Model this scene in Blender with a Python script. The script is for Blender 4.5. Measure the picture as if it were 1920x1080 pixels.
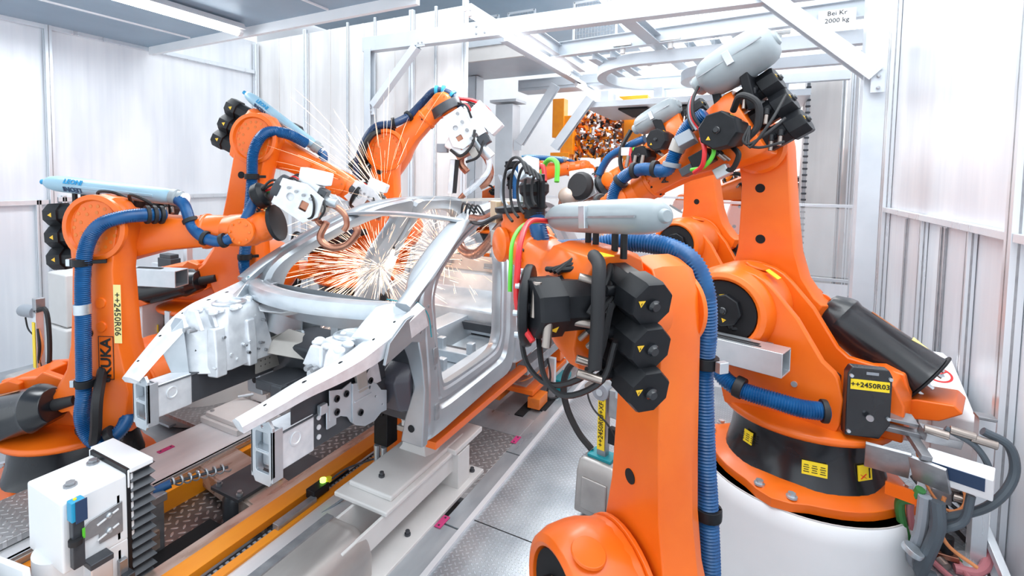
import bpy, bmesh, math, random
from math import sin, cos, pi, radians, sqrt, atan2
from mathutils import Vector as V, Matrix, Euler
random.seed(7)
SC = bpy.context.scene
for o in list(bpy.data.objects): bpy.data.objects.remove(o)
COL = SC.collection

# ---------------------------------------------------------------- camera
YAW, PITCH, ROLL = 0.508, 0.0562, 0.0123
_f = V((-sin(YAW)*cos(PITCH), cos(YAW)*cos(PITCH), -sin(PITCH)))
_r = V((cos(YAW), sin(YAW), 0)); _u = _r.cross(_f)
_r2 = _r*cos(ROLL)+_u*sin(ROLL); _u2 = -_r*sin(ROLL)+_u*cos(ROLL)
cam_d = bpy.data.cameras.new('camera'); cam = bpy.data.objects.new('camera', cam_d); COL.objects.link(cam)
M3 = Matrix((_r2, _u2, -_f)).transposed()
cam.matrix_world = Matrix.Translation((0, 0, 2.2)) @ M3.to_4x4()
cam_d.sensor_width = 36; cam_d.lens = 943/1920*36
cam_d.shift_x = (960-878)/1920; cam_d.shift_y = -(540-385)/1920
cam_d.clip_start = 0.05; cam_d.clip_end = 200
SC.camera = cam

# ---------------------------------------------------------------- light
w = bpy.data.worlds.new('world'); SC.world = w; w.use_nodes = True
wb = w.node_tree.nodes['Background']; wb.inputs[0].default_value = (0.86, 0.94, 1.0, 1); wb.inputs[1].default_value = 1.15
def area(name, loc, rot, sx, sy, power, col=(1, 1, 1)):
    l = bpy.data.lights.new(name, 'AREA'); l.shape = 'RECTANGLE'; l.size = sx; l.size_y = sy; l.energy = power; l.color = col
    o = bpy.data.objects.new(name, l); COL.objects.link(o); o.location = loc; o.rotation_euler = rot; return o
area('hall_fill', (-2.2, 3.2, 5.6), (0, 0, 0), 4.5, 5.0, 130, (0.93, 0.97, 1.0))  # unseen overhead area light, added to brighten the cell
area('hall_fill', (0.6, 2.2, 5.0), (0, radians(10), 0), 1.6, 5.0, 70, (0.96, 0.99, 1.0))  # unseen fill added nearer the right wall to brighten it
area('hall_fill', (-1.0, 11.0, 6.4), (0, 0, 0), 4.0, 6.0, 520, (1, 0.98, 0.95))  # unseen fill added to lift the far hall
SC.view_settings.view_transform = 'Standard'; SC.view_settings.look = 'None'
SC.view_settings.gamma = 1; SC.view_settings.use_curve_mapping = False
SC.view_settings.exposure = 0.55

# ---------------------------------------------------------------- materials
MATS = {}
def mat(name, col, rough=0.5, metal=0.0, coat=0.0, emit=0.0, ecol=None, trans=0.0, alpha=1.0, spec=None):
    m = bpy.data.materials.new(name); m.use_nodes = True; MATS[name] = m
    b = m.node_tree.nodes['Principled BSDF']
    b.inputs['Base Color'].default_value = (*col, 1); b.inputs['Roughness'].default_value = rough; b.inputs['Metallic'].default_value = metal
    b.inputs['Coat Weight'].default_value = coat; b.inputs['Coat Roughness'].default_value = 0.15
    if spec is not None: b.inputs['Specular IOR Level'].default_value = spec
    if emit: b.inputs['Emission Color'].default_value = (*(ecol or col), 1); b.inputs['Emission Strength'].default_value = emit
    if trans: b.inputs['Transmission Weight'].default_value = trans
    if alpha < 1: b.inputs['Alpha'].default_value = alpha
    return m
def noisy(name, c1, c2, rough, metal=0.0, scale=4, stretch=(1, 1, 1), rr=0.1, bump=0.0, coat=0.0, detail=4, lo=0.3, hi=0.7):
    m = mat(name, c1, rough, metal, coat); nt = m.node_tree; N = nt.nodes; Lk = nt.links; b = N['Principled BSDF']
    tc = N.new('ShaderNodeTexCoord'); mp = N.new('ShaderNodeMapping'); mp.inputs['Scale'].default_value = stretch
    n = N.new('ShaderNodeTexNoise'); n.inputs['Scale'].default_value = scale; n.inputs['Detail'].default_value = detail
    cr = N.new('ShaderNodeValToRGB'); cr.color_ramp.elements[0].position = lo; cr.color_ramp.elements[1].position = hi
    cr.color_ramp.elements[0].color = (*c1, 1); cr.color_ramp.elements[1].color = (*c2, 1)
    Lk.new(tc.outputs['Object'], mp.inputs[0]); Lk.new(mp.outputs[0], n.inputs['Vector']); Lk.new(n.outputs['Fac'], cr.inputs[0]); Lk.new(cr.outputs[0], b.inputs['Base Color'])
    mr = N.new('ShaderNodeMapRange'); mr.inputs[3].default_value = max(.03, rough-rr); mr.inputs[4].default_value = rough+rr
    Lk.new(n.outputs['Fac'], mr.inputs[0]); Lk.new(mr.outputs[0], b.inputs['Roughness'])
    if bump:
        bp = N.new('ShaderNodeBump'); bp.inputs['Strength'].default_value = bump; bp.inputs['Distance'].default_value = 0.004
        Lk.new(n.outputs['Fac'], bp.inputs['Height']); Lk.new(bp.outputs[0], b.inputs['Normal'])
    return m
ORANGE = noisy('orange_paint', (0.80, 0.125, 0.004), (0.88, 0.165, 0.007), 0.36, 0, 3, coat=0.15, rr=0.08)
ORANGE2 = noisy('orange_worn_paint', (0.83, 0.22, 0.02), (0.62, 0.14, 0.02), 0.4, 0, 9, (1, 0.3, 1), rr=0.12)
YORANGE = noisy('amber_rail_paint', (0.95, 0.33, 0.01), (0.85, 0.25, 0.01), 0.35, 0, 6, (1, 0.25, 1))
BLACK = noisy('black_plastic', (0.006, 0.007, 0.009), (0.012, 0.013, 0.016), 0.42, 0, 14, rr=0.08)
BLACK.node_tree.nodes['Principled BSDF'].inputs['Specular IOR Level'].default_value = 0.28
BLACKG = noisy('black_gloss_paint', (0.008, 0.009, 0.012), (0.016, 0.018, 0.022), 0.25, 0, 5, coat=0.25)
RUBBER = mat('black_rubber', (0.012, 0.012, 0.014), 0.6)
BLUE = noisy('blue_hose_plastic', (0.003, 0.060, 0.19), (0.006, 0.10, 0.28), 0.35, 0, 12)
DBLUE = mat('dark_blue_hose', (0.010, 0.035, 0.10), 0.4)
STEEL = noisy('galvanised_steel', (0.52, 0.57, 0.61), (0.64, 0.68, 0.72), 0.36, 0.75, 7, (1, .6, 1), rr=0.12)
STEEL2 = noisy('body_panel_steel', (0.36, 0.39, 0.42), (0.46, 0.49, 0.52), 0.34, 0.7, 5, (1, .5, 1), rr=0.1)
CAST = noisy('bright_cast_aluminium', (0.66, 0.69, 0.73), (0.84, 0.87, 0.90), 0.38, 0.4, 14, rr=0.15, bump=0.5, detail=8)
DSTEEL = noisy('dark_coated_steel', (0.045, 0.05, 0.06), (0.07, 0.075, 0.085), 0.38, 0.3, 6)
GSTEEL = noisy('grey_machined_steel', (0.30, 0.31, 0.33), (0.42, 0.43, 0.45), 0.35, 0.7, 16, rr=0.12)
BROWNG = noisy('reinforcement_sheet', (0.42, 0.40, 0.37), (0.50, 0.47, 0.44), 0.4, 0.5, 8)
COPPER = noisy('copper', (0.50, 0.24, 0.16), (0.36, 0.15, 0.10), 0.3, 0.85, 12, rr=0.12)
RUST = noisy('worn_copper_brown_rail', (0.42, 0.27, 0.20), (0.72, 0.62, 0.56), 0.3, 0.6, 10, (1, 0.2, 1), rr=0.15)
WHITE = noisy('white_enamel', (0.84, 0.86, 0.88), (0.88, 0.89, 0.91), 0.4, 0, 4)
STEELW = noisy('pale_painted_steel', (0.54, 0.59, 0.64), (0.60, 0.65, 0.70), 0.4, 0.15, 4)
LGREY = noisy('light_grey_enamel', (0.62, 0.61, 0.60), (0.68, 0.67, 0.66), 0.42, 0, 5)
DOME = noisy('grey_moulded_plastic', (0.27, 0.31, 0.33), (0.32, 0.36, 0.38), 0.42, 0, 6)
LTUBE = noisy('pale_blue_moulded_plastic', (0.28, 0.46, 0.58), (0.34, 0.52, 0.63), 0.35, 0, 6)
ALU = noisy('anodised_aluminium', (0.74, 0.78, 0.82), (0.80, 0.84, 0.88), 0.3, 0.6, 8, (1, 1, .1))
YELLOW = mat('yellow_label', (0.95, 0.72, 0.02), 0.45)
PALEY = mat('pale_yellow_label', (0.93, 0.78, 0.30), 0.45)
BLACKP = mat('black_print', (0.01, 0.01, 0.01), 0.6)
WHITEP = mat('white_print', (0.85, 0.85, 0.85), 0.6)
BLUEP = mat('blue_print', (0.02, 0.28, 0.55), 0.5)
NAVYP = mat('navy_print', (0.02, 0.05, 0.12), 0.5)
REDP = mat('red_print', (0.75, 0.03, 0.03), 0.5)
PINK = mat('magenta_tag', (0.55, 0.04, 0.18), 0.5)
RED = mat('red_cable', (0.60, 0.015, 0.02), 0.4)
GREEN = mat('green_cable', (0.10, 0.55, 0.03), 0.4)
DGREEN = mat('dark_green_cable', (0.05, 0.22, 0.06), 0.5)
GREYC = mat('grey_cable', (0.28, 0.31, 0.35), 0.5)
SLATE = mat('slate_cable', (0.07, 0.09, 0.11), 0.45)
PINKC = mat('pink_hose', (0.62, 0.22, 0.25), 0.45)
ORC = mat('orange_cable', (0.75, 0.28, 0.10), 0.5)
TEAL = mat('teal_plastic', (0.0, 0.25, 0.30), 0.4)
SENSOR = mat('sensor_blue', (0.02, 0.32, 0.55), 0.35)
BRASS = mat('nickel_connector', (0.36, 0.31, 0.28), 0.3, 0.85)
DARK = mat('dark_recess', (0.008, 0.008, 0.01), 0.9)
GLASS = mat('clear_guard', (0.9, 0.94, 0.97), 0.12, alpha=0.22)
HAZE = mat('smoky_plastic_sheet', (0.6, 0.75, 0.9), 0.35, alpha=0.28)
TUBE = mat('lamp_tube', (1, 1, 1), 0.5, emit=9.0, ecol=(0.93, 0.97, 1.0))
TUBE2 = mat('far_lamp_tube', (1, 1, 1), 0.5, emit=6.0, ecol=(0.96, 0.98, 1.0))
SPARK = mat('white_hot_spark', (1, .8, .6), 0.5, emit=1.3, ecol=(1.0, 0.60, 0.38))
SPARKC = mat('spark_core', (1, .9, .8), 0.5, emit=2.6, ecol=(1.0, 0.80, 0.62))
LED = mat('green_led', (.3, 1, .1), 0.5, emit=3.0, ecol=(.4, 1, .1))
CERT = mat('signal_amber', (0.9, 0.55, 0.03), 0.4)
def wall_mat(name, c1, c2, rough, metal):
    m = mat(name, c1, rough, metal); nt = m.node_tree; N = nt.nodes; Lk = nt.links; b = N['Principled BSDF']
    tc = N.new('ShaderNodeTexCoord'); mp = N.new('ShaderNodeMapping'); mp.inputs['Scale'].default_value = (6, 6, 0.2)
    n = N.new('ShaderNodeTexNoise'); n.inputs['Scale'].default_value = 2.2; n.inputs['Detail'].default_value = 6
    mp2 = N.new('ShaderNodeMapping'); mp2.inputs['Scale'].default_value = (1.1, 1.1, 0.35)
    n2 = N.new('ShaderNodeTexNoise'); n2.inputs['Scale'].default_value = 1.6; n2.inputs['Detail'].default_value = 3
    mx = N.new('ShaderNodeMath'); mx.operation = 'MULTIPLY_ADD'; mx.inputs[1].default_value = 0.25
    Lk.new(tc.outputs['Object'], mp.inputs[0]); Lk.new(mp.outputs[0], n.inputs['Vector']); Lk.new(tc.outputs['Object'], mp2.inputs[0]); Lk.new(mp2.outputs[0], n2.inputs['Vector'])
    Lk.new(n.outputs['Fac'], mx.inputs[0])
    m2 = N.new('ShaderNodeMath'); m2.operation = 'MULTIPLY'; m2.inputs[1].default_value = 0.75; Lk.new(n2.outputs['Fac'], m2.inputs[0]); Lk.new(m2.outputs[0], mx.inputs[2])
    cr = N.new('ShaderNodeValToRGB'); cr.color_ramp.elements[0].position = 0.38; cr.color_ramp.elements[1].position = 0.58
    cr.color_ramp.elements[0].color = (*c1, 1); cr.color_ramp.elements[1].color = (*c2, 1)
    Lk.new(mx.outputs[0], cr.inputs[0]); Lk.new(cr.outputs[0], b.inputs['Base Color'])
    return m
WALL = wall_mat('brushed_aluminium_sheet', (0.74, 0.77, 0.82), (0.88, 0.90, 0.93), 0.36, 0.25)
WALLB = wall_mat('brushed_back_sheet', (0.70, 0.685, 0.68), (0.84, 0.825, 0.815), 0.36, 0.2)
CEIL = noisy('blue_grey_ceiling_sheet', (0.27, 0.38, 0.48), (0.34, 0.45, 0.55), 0.45, 0.2, 2)
def tread_mat(name, c1, c2, s, metal=0.75, rough=0.34, bstr=0.9, dark=0.75):
    m = mat(name, c1, rough, metal); nt = m.node_tree; N = nt.nodes; Lk = nt.links; b = N['Principled BSDF']
    def math_(op, a, bb=None, c=None):
        n = N.new('ShaderNodeMath'); n.operation = op
        for i, x in enumerate((a, bb, c)):
            if x is None: continue
            if isinstance(x, (int, float)): n.inputs[i].default_value = x
            else: Lk.new(x, n.inputs[i])
        return n.outputs[0]
    tc = N.new('ShaderNodeTexCoord'); sp = N.new('ShaderNodeSeparateXYZ'); Lk.new(tc.outputs['Object'], sp.inputs[0])
    r = 0.7071
    x = math_('MULTIPLY', math_('ADD', sp.outputs[0], sp.outputs[1]), r/s); y = math_('MULTIPLY', math_('SUBTRACT', sp.outputs[0], sp.outputs[1]), r/s)
    fx, fy = math_('FLOOR', x), math_('FLOOR', y)
    lx = math_('SUBTRACT', math_('SUBTRACT', x, fx), 0.5); ly = math_('SUBTRACT', math_('SUBTRACT', y, fy), 0.5)
    par = math_('ABSOLUTE', math_('MODULO', math_('ADD', fx, fy), 2.0))
    a = math_('ADD', math_('MULTIPLY', lx, par), math_('MULTIPLY', ly, math_('SUBTRACT', 1.0, par)))
    c = math_('ADD', math_('MULTIPLY', ly, par), math_('MULTIPLY', lx, math_('SUBTRACT', 1.0, par)))
    d = math_('ADD', math_('POWER', math_('ABSOLUTE', math_('DIVIDE', a, 0.44)), 2.0), math_('POWER', math_('ABSOLUTE', math_('DIVIDE', c, 0.17)), 2.0))
    hgt = N.new('ShaderNodeMapRange'); hgt.interpolation_type = 'SMOOTHSTEP'; hgt.inputs[1].default_value = 1.15; hgt.inputs[2].default_value = 0.6; Lk.new(d, hgt.inputs[0])
    bp = N.new('ShaderNodeBump'); bp.inputs['Strength'].default_value = bstr; bp.inputs['Distance'].default_value = 0.004
    Lk.new(hgt.outputs[0], bp.inputs['Height']); Lk.new(bp.outputs[0], b.inputs['Normal'])
    n = N.new('ShaderNodeTexNoise'); n.inputs['Scale'].default_value = 2.5; n.inputs['Detail'].default_value = 6; Lk.new(tc.outputs['Object'], n.inputs['Vector'])
    cr = N.new('ShaderNodeValToRGB'); cr.color_ramp.elements[0].position = 0.32; cr.color_ramp.elements[1].position = 0.6
    cr.color_ramp.elements[0].color = (*c1, 1); cr.color_ramp.elements[1].color = (*c2, 1); Lk.new(n.outputs['Fac'], cr.inputs[0])
    mx = N.new('ShaderNodeMix'); mx.data_type = 'RGBA'; mx.blend_type = 'MULTIPLY'; Lk.new(cr.outputs[0], mx.inputs[6]); mx.inputs[7].default_value = (dark, dark, dark, 1)
    inv = math_('SUBTRACT', 1.0, hgt.outputs[0]); Lk.new(inv, mx.inputs[0]); Lk.new(mx.outputs[2], b.inputs['Base Color'])
    return m
TREAD = tread_mat('tread_plate', (0.46, 0.51, 0.56), (0.66, 0.71, 0.75), 0.030)
TREADB = tread_mat('coarse_tread_plate', (0.46, 0.46, 0.47), (0.66, 0.66, 0.67), 0.048)
FLOORM = noisy('grey_floor_sheet', (0.33, 0.35, 0.38), (0.46, 0.48, 0.50), 0.4, 0.4, 3, (1, 2, 1), rr=0.15)
STRIP = noisy('smooth_steel_strip', (0.42, 0.46, 0.50), (0.55, 0.59, 0.62), 0.32, 0.6, 5, (2, .5, 1), rr=0.12)
BRIGHT = noisy('bright_steel_cover', (0.74, 0.76, 0.79), (0.84, 0.85, 0.87), 0.33, 0.4, 4, (2, .4, 1), rr=0.1)

# ---------------------------------------------------------------- mesh helper
def frame_from(d, up=None):
    d = V(d).normalized(); u = V(up) if up is not None else (V((0, 0, 1)) if abs(d.z) < 0.95 else V((1, 0, 0)))
    x = u.cross(d)
    if x.length < 1e-5: x = V((1, 0, 0)).cross(d)
    x.normalize(); y = d.cross(x); return x, y, d
def catmull(P, n=6, closed=False):
    P = [V(p) for p in P]; out = []; m = len(P)
    rng = range(m) if closed else range(m-1)
    for i in rng:
        p0 = P[(i-1) % m] if (closed or i > 0) else P[0]*2-P[1]
        p1 = P[i]; p2 = P[(i+1) % m]
        p3 = P[(i+2) % m] if (closed or i < m-2) else P[-1]*2-P[-2]
        for k in range(n):
            t = k/n; t2 = t*t; t3 = t2*t
            out.append(0.5*((2*p1)+(-p0+p2)*t+(2*p0-5*p1+4*p2-p3)*t2+(-p0+3*p1-3*p2+p3)*t3))
    if not closed: out.append(P[-1].copy())
    return out
def resample(P, step):
    out = [P[0].copy()]; acc = 0
    for a, b in zip(P, P[1:]):
        L = (b-a).length; d = step-acc
        while d <= L and L > 0:
            out.append(a.lerp(b, d/L)); d += step
        acc = L-(d-step)
    out.append(P[-1].copy()); return out
class MB:
    def __init__(s): s.v = []; s.f = []; s.m = []; s.ms = []
    def mi(s, m):
        if m is None: return -1
        if m not in s.ms: s.ms.append(m)
        return s.ms.index(m)
    def add(s, vs, fs, m=None):
        o = len(s.v); s.v += [tuple(v) for v in vs]; k = s.mi(m)
        for f in fs: s.f.append(tuple(i+o for i in f)); s.m.append(k)
        return s
    def box(s, c, d, R=None, m=None, taper=None):
        c = V(c); vs = []
        for z in (-.5, .5):
            for y in (-.5, .5):
                for x in (-.5, .5):
                    k = taper if (taper and z > 0) else 1
                    p = V((x*d[0]*k, y*d[1]*k, z*d[2])); vs.append(c+(R @ p if R else p))
        return s.add(vs, [(0, 2, 3, 1), (4, 5, 7, 6), (0, 1, 5, 4), (2, 6, 7, 3), (0, 4, 6, 2), (1, 3, 7, 5)], m)
    def bar(s, a, b, w, h, up=None, m=None):
        a, b = V(a), V(b); x, y, d = frame_from(b-a, up)
        vs = [p+x*sx*w/2+y*sy*h/2 for p in (a, b) for sx, sy in ((-1, -1), (1, -1), (1, 1), (-1, 1))]
        return s.add(vs, [(3, 2, 1, 0), (4, 5, 6, 7), (0, 1, 5, 4), (1, 2, 6, 5), (2, 3, 7, 6), (3, 0, 4, 7)], m)
    def prof(s, a, b, P, up=None, m=None, cap=True):
        """extrude 2d profile P from a to b"""
        a, b = V(a), V(b); x, y, d = frame_from(b-a, up)
        return s.loft([[p+x*q[0]+y*q[1] for q in P] for p in (a, b)], m=m, cap=cap)
    def ibeam(s, a, b, w, h, t=0.012, up=None, m=None):
        W, H = w/2, h/2
        return s.prof(a, b, [(-W, -H), (W, -H), (W, -H+t), (t/2, -H+t), (t/2, H-t), (W, H-t), (W, H), (-W, H), (-W, H-t), (-t/2, H-t), (-t/2, -H+t), (-W, -H+t)], up, m)
    def loft(s, secs, m=None, cap=True, closed=True, ring=False):
        n = len(secs[0]); vs = [p for q in secs for p in q]; fs = []
        K = len(secs)
        for i in range(K if ring else K-1):
            j = (i+1) % K
            for k in range(n if closed else n-1):
                l = (k+1) % n; fs.append((i*n+k, i*n+l, j*n+l, j*n+k))
        if cap and not ring: fs.append(tuple(range(n-1, -1, -1))); fs.append(tuple((K-1)*n+k for k in range(n)))
        return s.add(vs, fs, m)
    def cyl(s, a, b, r, r2=None, n=16, m=None, cap=True):
        a, b = V(a), V(b); x, y, d = frame_from(b-a); r2 = r if r2 is None else r2
        return s.loft([[p+(x*cos(2*pi*k/n)+y*sin(2*pi*k/n))*q for k in range(n)] for p, q in ((a, r), (b, r2))], m, cap)
    def lathe(s, P, o, axis=(0, 0, 1), n=24, m=None, cap=True):
        """P list of (radius, height) along the axis"""
        o = V(o); x, y, d = frame_from(axis)
        return s.loft([[o+d*h+(x*cos(2*pi*k/n)+y*sin(2*pi*k/n))*max(r, 1e-4) for k in range(n)] for r, h in P], m, cap)
    def tube(s, P, r, n=8, m=None, radii=None, cap=True):
        P = [V(p) for p in P]; x = None; secs = []
        for i, p in enumerate(P):
            d = (P[min(i+1, len(P)-1)]-P[max(i-1, 0)]).normalized()
            if x is None: x, y, _ = frame_from(d)
            else:
                x = (x-d*x.dot(d)); x = x.normalized() if x.length > 1e-6 else frame_from(d)[0]
                y = d.cross(x)
            rr = radii[i] if radii else r
            secs.append([p+(x*cos(2*pi*k/n)+y*sin(2*pi*k/n))*rr for k in range(n)])
        return s.loft(secs, m, cap)
    def hose(s, P, r, n=14, m=None, pitch=0.012, depth=0.13):
        Q = resample(catmull(P, 10), pitch/2); return s.tube(Q, r, n, m, [r*(1 if i % 2 else 1-depth) for i in range(len(Q))])
    def cable(s, P, r, n=6, m=None, k=5): return s.tube(catmull(P, k), r, n, m)
    def sweep(s, path, profs, up=(0, 0, 1), m=None, cap=True, smooth=0):
        """profs: one profile or one per node; profile points (a,b) in (side, up) axes"""
        P = [V(p) for p in path]; one = not isinstance(profs[0][0], (tuple, list))
        pr = [profs]*len(P) if one else profs
        secs = []
        for i, p in enumerate(P):
            d = (P[min(i+1, len(P)-1)]-P[max(i-1, 0)]).normalized(); u = V(up); x = d.cross(u).normalized(); y = x.cross(d)
            secs.append([p+x*a+y*b for a, b in pr[i]])
        return s.loft(secs, m, cap)
    def prism(s, poly, o, ux, uy, d, m=None):
        """poly in (ux,uy) at origin o, extruded by vector d"""
        o, ux, uy, d = V(o), V(ux), V(uy), V(d)
        A = [o+ux*p[0]+uy*p[1] for p in poly]; B = [p+d for p in A]; return s.loft([A, B], m)
    def plate(s, outer, holes, o, ux, uy, t, m=None):
        """sheet with real holes; thickness vector t"""
        o, ux, uy, t = V(o), V(ux), V(uy), V(t); bm = bmesh.new(); loops = [outer]+list(holes); edges = []; rings = []
        for Lp in loops:
            vs = [bm.verts.new(o+ux*p[0]+uy*p[1]) for p in Lp]; rings.append(vs)
            edges += [bm.edges.new((vs[i], vs[(i+1) % len(vs)])) for i in range(len(vs))]
        bmesh.ops.triangle_fill(bm, edges=edges, use_beauty=True, use_dissolve=False)
        bm.verts.index_update(); base = [v.co.copy() for v in bm.verts]; F = [tuple(v.index for v in f.verts) for f in bm.faces]; n = len(base)
        R = [[v.index for v in r] for r in rings]; bm.free()
        vs = base+[p+t for p in base]; fs = F+[tuple(reversed([i+n for i in f])) for f in F]
        for r in R:
            for i in range(len(r)): a, b = r[i], r[(i+1) % len(r)]; fs.append((a, b, b+n, a+n))
        return s.add(vs, fs, m)
    def ball(s, c, r, n=16, k=10, m=None, R=None):
        c = V(c); r = V(r) if hasattr(r, '__len__') else V((r, r, r)); secs = []
        for i in range(k+1):
            a = -pi/2+pi*i/k; q = []
            for j in range(n):
                b = 2*pi*j/n; p = V((cos(a)*cos(b)*r.x, cos(a)*sin(b)*r.y, sin(a)*r.z)) if 0 < i < k else V((1e-4*cos(b), 1e-4*sin(b), sin(a)*r.z))
                q.append(c+(R @ p if R else p))
            secs.append(q)
        return s.loft(secs, m)
    def bolt(s, c, d, r=0.012, h=0.01, m=None):
        c = V(c); d = V(d).normalized(); s.cyl(c, c+d*h*.4, r*1.4, n=10, m=m); return s.cyl(c+d*h*.4, c+d*h, r, n=6, m=m)
    def text(s, txt, o, ux, uy, size, m=None, t=0.002, align='CENTER', bold=0.0):
        c = bpy.data.curves.new('t', 'FONT'); c.body = txt; c.size = size; c.align_x = align; c.align_y = 'CENTER'; c.extrude = t/2; c.offset = bold; c.resolution_u = 2
        ob = bpy.data.objects.new('t', c); COL.objects.link(ob); dg = bpy.context.evaluated_depsgraph_get(); me = bpy.data.meshes.new_from_object(ob.evaluated_get(dg))
        o, ux, uy = V(o), V(ux).normalized(), V(uy).normalized(); uz = ux.cross(uy)
        vs = [o+ux*v.co.x+uy*v.co.y+uz*v.co.z for v in me.vertices]; fs = [tuple(p.vertices) for p in me.polygons]
        s.add(vs, fs, m); bpy.data.objects.remove(ob); bpy.data.curves.remove(c); bpy.data.meshes.remove(me); return s
    def build(s, name, material=None, parent=None, bevel=0.0, ang=35, seg=2, kind=None, label=None):
        me = bpy.data.meshes.new(name); me.from_pydata(s.v, [], s.f)
        ms = list(s.ms)
        if -1 in s.m:
            if material not in ms: ms.append(material)
            k = ms.index(material); s.m = [k if q < 0 else q for q in s.m]
        for m in ms: me.materials.append(m)
        me.polygons.foreach_set('material_index', s.m)
        me.polygons.foreach_set('use_smooth', [True]*len(me.polygons))
        bm = bmesh.new(); bm.from_mesh(me); bmesh.ops.recalc_face_normals(bm, faces=bm.faces); bm.to_mesh(me); bm.free()
        me.set_sharp_from_angle(angle=radians(ang)); me.update()
        o = bpy.data.objects.new(name, me); COL.objects.link(o)
        if bevel:
            b = o.modifiers.new('bevel', 'BEVEL'); b.width = bevel; b.segments = seg; b.limit_method = 'ANGLE'; b.angle_limit = radians(40); b.harden_normals = True
        if parent: o.parent = parent
        if kind: o['kind'] = kind
        if label: o['label'] = label
        return o
def tag(o, label, cat, group=None, kind=None):
    o['label'] = label; o['category'] = cat
    if group: o['group'] = group
    if kind: o['kind'] = kind
    return o
def empty(name, loc, rz=0, label=None, cat=None, group=None):
    o = bpy.data.objects.new(name, None); COL.objects.link(o); o.location = loc; o.rotation_euler = (0, 0, rz); o.empty_display_size = 0.1
    if label: tag(o, label, cat, group)
    return o
def circ(cx, cy, r, n=12, ry=None, a0=0): return [(cx+r*cos(a0+2*pi*k/n), cy+(ry or r)*sin(a0+2*pi*k/n)) for k in range(n)]
def rrect(x0, y0, x1, y1, r, n=3):
    out = []
    for cx, cy, a in ((x1-r, y1-r, 0), (x0+r, y1-r, 90), (x0+r, y0+r, 180), (x1-r, y0+r, 270)):
        for k in range(n+1): t = radians(a+90*k/n); out.append((cx+r*cos(t), cy+r*sin(t)))
    return out
X_, Y_, Z_ = V((1, 0, 0)), V((0, 1, 0)), V((0, 0, 1))

# ================================================================ setting
ST = 'structure'
# the floor has a real recess where the two big robots on the right stand
PIT = [(-.83, .4), (.98, .4), (.98, 4.0), (-.35, 4.0), (-.83, 3.5)]
MB().plate([(-8.5, -1.5), (1.5, -1.5), (1.5, 16.5), (-8.5, 16.5)], [PIT], (0, 0, -.31), X_, Y_, (0, 0, .1)).build('floor', FLOORM, kind=ST)
MB().plate([(-1.5, -.5), (1.35, -.5), (1.35, 9.7), (-1.5, 9.7)], [PIT], (0, 0, -.06), X_, Y_, (0, 0, .06)).build('floor', TREAD, kind=ST)
MB().box((.05, 2.6, -.67), (2.4, 5.2, .1)).build('floor', FLOORM, kind=ST)
# joint lines of the tread plate floor: shallow gaps between sheets
mb = MB()
for y in (2.75, 5.35, 7.6): mb.box((-1.15, y, 0.0005), (.62, 0.006, 0.003), m=DARK)
mb.build('trim_1', DARK, kind=ST)
m = MB()
m.box((-1.475, 4.6, 0.004), (0.035, 10.2, 0.03)); m.build('trim_2', BRIGHT, kind=ST)
mb = MB(); mb.box((-1.555, 3.1, -0.012), (0.125, 0.95, 0.04)); mb.box((-1.64, 1.85, -0.012), (0.295, 1.52, 0.04)); mb.box((-1.555, 4.95, -0.012), (0.125, 2.72, 0.04)); mb.build('trim_3', STRIP, kind=ST, bevel=.003)
mb = MB(); mb.box((-1.88, 3.37, -0.014), (0.52, 0.94, 0.04)); mb.build('floor', TREADB, kind=ST, bevel=.003)
mb = MB(); mb.box((-1.9, 4.02, -0.016), (0.56, 0.34, 0.04)); mb.build('floor', STRIP, kind=ST, bevel=.003)
WL, WB, WR = -7.75, 6.1, 1.35
MB().box((WL-.03, 2.6, 2.1), (0.04, 7.0, 4.9)).build('wall_left', WALL, kind=ST)
MB().box(((WL-3.46)/2, WB+.03, 2.1), (abs(WL+3.46), 0.04, 4.9)).build('wall_back', WALLB, kind=ST)
MB().box((WR+.03, 7.0, 2.1), (0.04, 17.0, 4.9)).build('wall_right', WALL, kind=ST)
MB().box((-3.0, 15.5, 3.0), (12, 0.1, 6.5)).build('wall_far', WHITE, kind=ST)
MB().box((-8.3, 11, 3.0), (0.1, 9, 6.5)).build('wall_far', WHITE, kind=ST)
# wall framing, each profile its own trim
def post(x, y, z0, z1, w=.07, d=.07, mt=ALU, name='trim_4'):
    mb = MB(); mb.box((x, y, (z0+z1)/2), (w, d, z1-z0)); g = .012
    for s in (-1, 1):
        mb.box((x+s*w/2, y, (z0+z1)/2), (.004, g, z1-z0-.02), m=GSTEEL); mb.box((x, y+s*d/2, (z0+z1)/2), (g, .004, z1-z0-.02), m=GSTEEL)
    return mb.build(name, mt, kind=ST, bevel=.003)
def rail(a, b, w=.05, h=.06, name='trim_5', mt=ALU): return MB().bar(a, b, w, h, up=Z_, m=mt).build(name, mt, kind=ST, bevel=.003)
for y in (1.9, 3.0, 6.04): post(WL+.05, y, -.2, 4.5)
rail((WL+.05, .3, 4.0), (WL+.05, 6.0, 4.0)); rail((WL+.05, .3, 1.82), (WL+.05, 2.95, 1.82)); rail((WL+.05, 3.05, 1.85), (WL+.05, 5.5, 1.85)); rail((WL+.05, 3.05, .35), (WL+.05, 5.5, .35))
post(WL+.05, 5.5, -.2, 1.9, .05, .05); post(WL+.05, 3.12, -.2, 1.9, .05, .05); post(WL+.05, 2.85, -.2, 1.85, .05, .05)
for x in (-6.5, -4.35, -3.46): post(x, WB-.03, -.2, 4.6, .07, .06)
for x in (-5.6, -5.05, -3.95): post(x, WB-.01, -.2, 4.6, .035, .03)
for xx in (-7.2, -6.9, -6.0, -5.3, -4.7): MB().box((xx, WB+.004, 2.1), (.03, .012, 4.9)).build('trim_6', WALLB, kind=ST, bevel=.003)
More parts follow.
